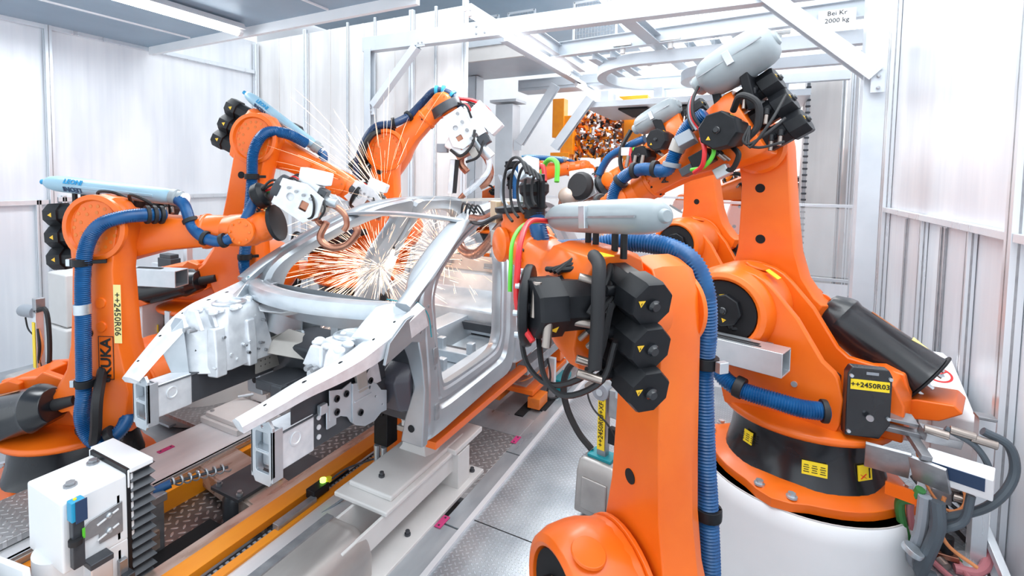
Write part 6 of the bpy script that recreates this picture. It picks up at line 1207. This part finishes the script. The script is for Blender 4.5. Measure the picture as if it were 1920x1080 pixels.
for p, s_ in (((-.05, .10, .78), (.26, .05, .03)), ((-.10, .12, .84), (.16, .10, .02)), ((.08, .12, .80), (.16, .10, .05)), ((.0, .05, .74), (.05, .22, .03))): MB().box(p, s_, R=Euler((.2, .1, .5)).to_matrix()).build('bracket', GSTEEL, e, bevel=.003)
for p in ((.02, .06, .84), (.12, .1, .86), (.2, .12, .84)): MB().cyl(p, (p[0]+.10, p[1]+.02, p[2]-.01), .022, n=14).build('connector', BRASS, e, bevel=.003)
MB().box((-.05, 0, .46), (.14, .02, .07)).build('orange_plate', ORANGE, e)
cabs = [('dark_green_cable', DGREEN, .024, [(.03, 0, .52), (.0, .02, .44), (-.06, .05, .38), (-.04, .10, .2), (.02, .12, .03)]), ('pink_hose', PINKC, .018, [(.0, .04, .46), (-.02, .08, .36), (-.01, .12, .22)]), ('grey_cable', GREYC, .030, [(.05, -.02, .50), (.04, .0, .30), (.01, .05, .1), (.03, .08, .03)]), ('slate_cable', SLATE, .034, [(.10, -.03, .50), (.11, -.04, .36), (.07, -.02, .16), (.05, .02, .05), (.10, .05, .03)]), ('slate_cable', SLATE, .02, [(.22, .05, .56), (.20, .03, .42), (.12, .0, .34), (.03, .06, .24), (.0, .14, .05)]), ('slate_cable', SLATE, .016, [(.10, .1, .86), (.22, .12, .80), (.28, .12, .68), (.25, .1, .55)]), ('slate_cable', SLATE, .022, [(.24, .16, .88), (.34, .2, .82), (.36, .2, .66), (.28, .12, .50), (.10, .05, .36)]), ('orange_cable', ORC, .010, [(.12, .05, .50), (.10, .06, .36), (.14, .1, .22), (.26, .1, .16)])]
for n_, m_, r_, P in cabs: MB().cable(P, r_, 10, m_, 8).build(n_, m_, e)
collar(e, (.02, -.07, .20), (-.5, -.1, -1), .040, STEEL, .03)
# loose hoses and fittings on the floor by the wall
fl = [('red hose lying beside the drum pedestal', PINKC, .016, [(.95, 3.95, .02), (1.02, 3.72, .02), (1.12, 3.5, .02), (1.15, 3.2, .02)]), ('second pink hose crossing the floor at the drum', PINKC, .014, [(.9, 4.3, .05), (1.0, 4.05, .05), (1.12, 3.85, .03), (1.15, 3.6, .02)]), ('green hose crossing the floor behind the drum', DGREEN, .014, [(.92, 4.5, .1), (1.0, 4.2, .06), (1.08, 3.95, .05), (1.14, 3.8, .03)]), ('black cable coil under the white sloping guard', RUBBER, .012, [(1.30+.0*i+.09*cos(i*.8), 4.3+.17*sin(i*.8), .05+.007*i) for i in range(34)]), ('thin black cable along the wall foot', RUBBER, .014, [(1.1, 4.6, .1), (1.2, 4.2, .04), (1.26, 3.9, .02), (1.22, 3.6, .02)]), ('brown-pink drain hose curving down beside the aluminium post', PINKC, .026, [(1.30, 4.3, .62), (1.31, 4.15, .5), (1.30, 4.0, .25), (1.27, 3.85, .08), (1.20, 3.75, .03), (1.1, 3.74, .02)]), ('slack orange cable loop near the floor valves', ORC, .008, [(1.02, 4.2, .45), (1.05, 4.1, .3), (1.12, 4.0, .22), (1.2, 4.02, .25), (1.22, 4.1, .32), (1.15, 4.2, .34)])]
for lb_, m_, r_, P in fl:
    mb = MB(); mb.cable(P, r_, 10, m_, 6); tag(mb.build('floor_cable', m_), lb_, 'cable')
e = empty('floor_valve', (1.08, 3.85, 0), 0, 'black and brass valve block on the floor among the hoses', 'valve')
MB().box((0, 0, .05), (.10, .16, .03)).build('valve_plate', COPPER, e, bevel=.004)
for y in (-.04, .06): MB().cyl((0, y, .06), (0, y, .16), .032, n=16).build('valve_knob', BLACK, e, bevel=.004)
MB().cyl((-.04, -.10, .04), (-.02, -.14, .03), .025, n=12).build('fitting', BRASS, e)
def f(mb): mb.bar((1.30, 4.95, .5), (.98, 4.0, .03), .05, .05, up=Z_)
T('support_strut', 'pale strut slanting down to the left below the white sloping guard', 'strut', f, ALU)
def f(mb): mb.bar((1.2, 4.6, .62), (1.30, 3.6, .02), .04, .04, up=Z_)
T('support_strut', 'thin pale strut slanting down to the right along the wall foot', 'strut', f, ALU)
def f(mb): mb.cyl((1.16, 4.35, .56), (1.32, 4.33, .54), .018, n=12); mb.cyl((1.16, 4.2, .36), (1.16, 4.2, .48), .05, n=16, m=SLATE); mb.box((1.18, 4.2, .25), (.1, .05, .03))
T('pipe_fitting', 'pale pipe with a slate valve above the floor at the right wall', 'pipe', f, BRASS)
e = empty('junction_valve', (1.12, 4.12, .2), 0, 'grey junction valve with small knobs amid the wall cables', 'valve'); MB().box((0, 0, .05), (.10, .08, .09)).build('valve_body', GSTEEL, e, bevel=.006); MB().cyl((.06, -.02, .06), (.11, -.03, .06), .025, n=12).build('knob', BRASS, e); MB().box((-.0, .02, -.08), (.05, .05, .2)).build('stem', GSTEEL, e)

# ================================================================ sparks
def sparks(label, c, n, seed, L0, L1, spread, bias, r=.0022, core=0, wid=1.0):
    rnd = random.Random(seed); mb = MB(); c = V(c)
    for i in range(n):
        d = V((rnd.gauss(0, 1)*spread[0]+bias[0], rnd.gauss(0, 1)*spread[1]+bias[1], rnd.gauss(0, 1)*spread[2]+bias[2])).normalized()
        s = (rnd.random()**1.3)*L1; L = L0*(.35+rnd.random()); P = []
        for k in range(4):
            t = s+L*k/3; P.append(c+d*t+V((0, 0, -.14*t*t)))
        rr = r*(.5+rnd.random()*wid); mb.tube(P, rr, 3, SPARKC if rnd.random() < .35 else SPARK, radii=[rr*.3, rr, rr, rr*.2])
    return tag(mb.build('spark_shower', SPARK), label, 'sparks', kind='stuff')
sparks('dense burst of glowing sparks inside the car shell', (-3.02, 3.72, 1.35), 950, 1, .20, .75, (.9, 1, .8), (-.35, -.25, -.1), .0016)
sparks('long thin sparks fanning up left above the far roof rail', (-3.0, 3.75, 1.95), 90, 2, .75, .9, (.45, .45, .5), (-.85, .1, .85), .0012)
sparks('second glowing burst between the far centre pillar and the rear robot', (-3.0, 4.9, 1.30), 600, 4, .20, .75, (1, .8, .8), (.1, -.3, .3), .0015)
area('weld_flash', (-3.0, 3.9, 1.4), (0, radians(90), 0), .15, .15, 3, (1, .6, .4))
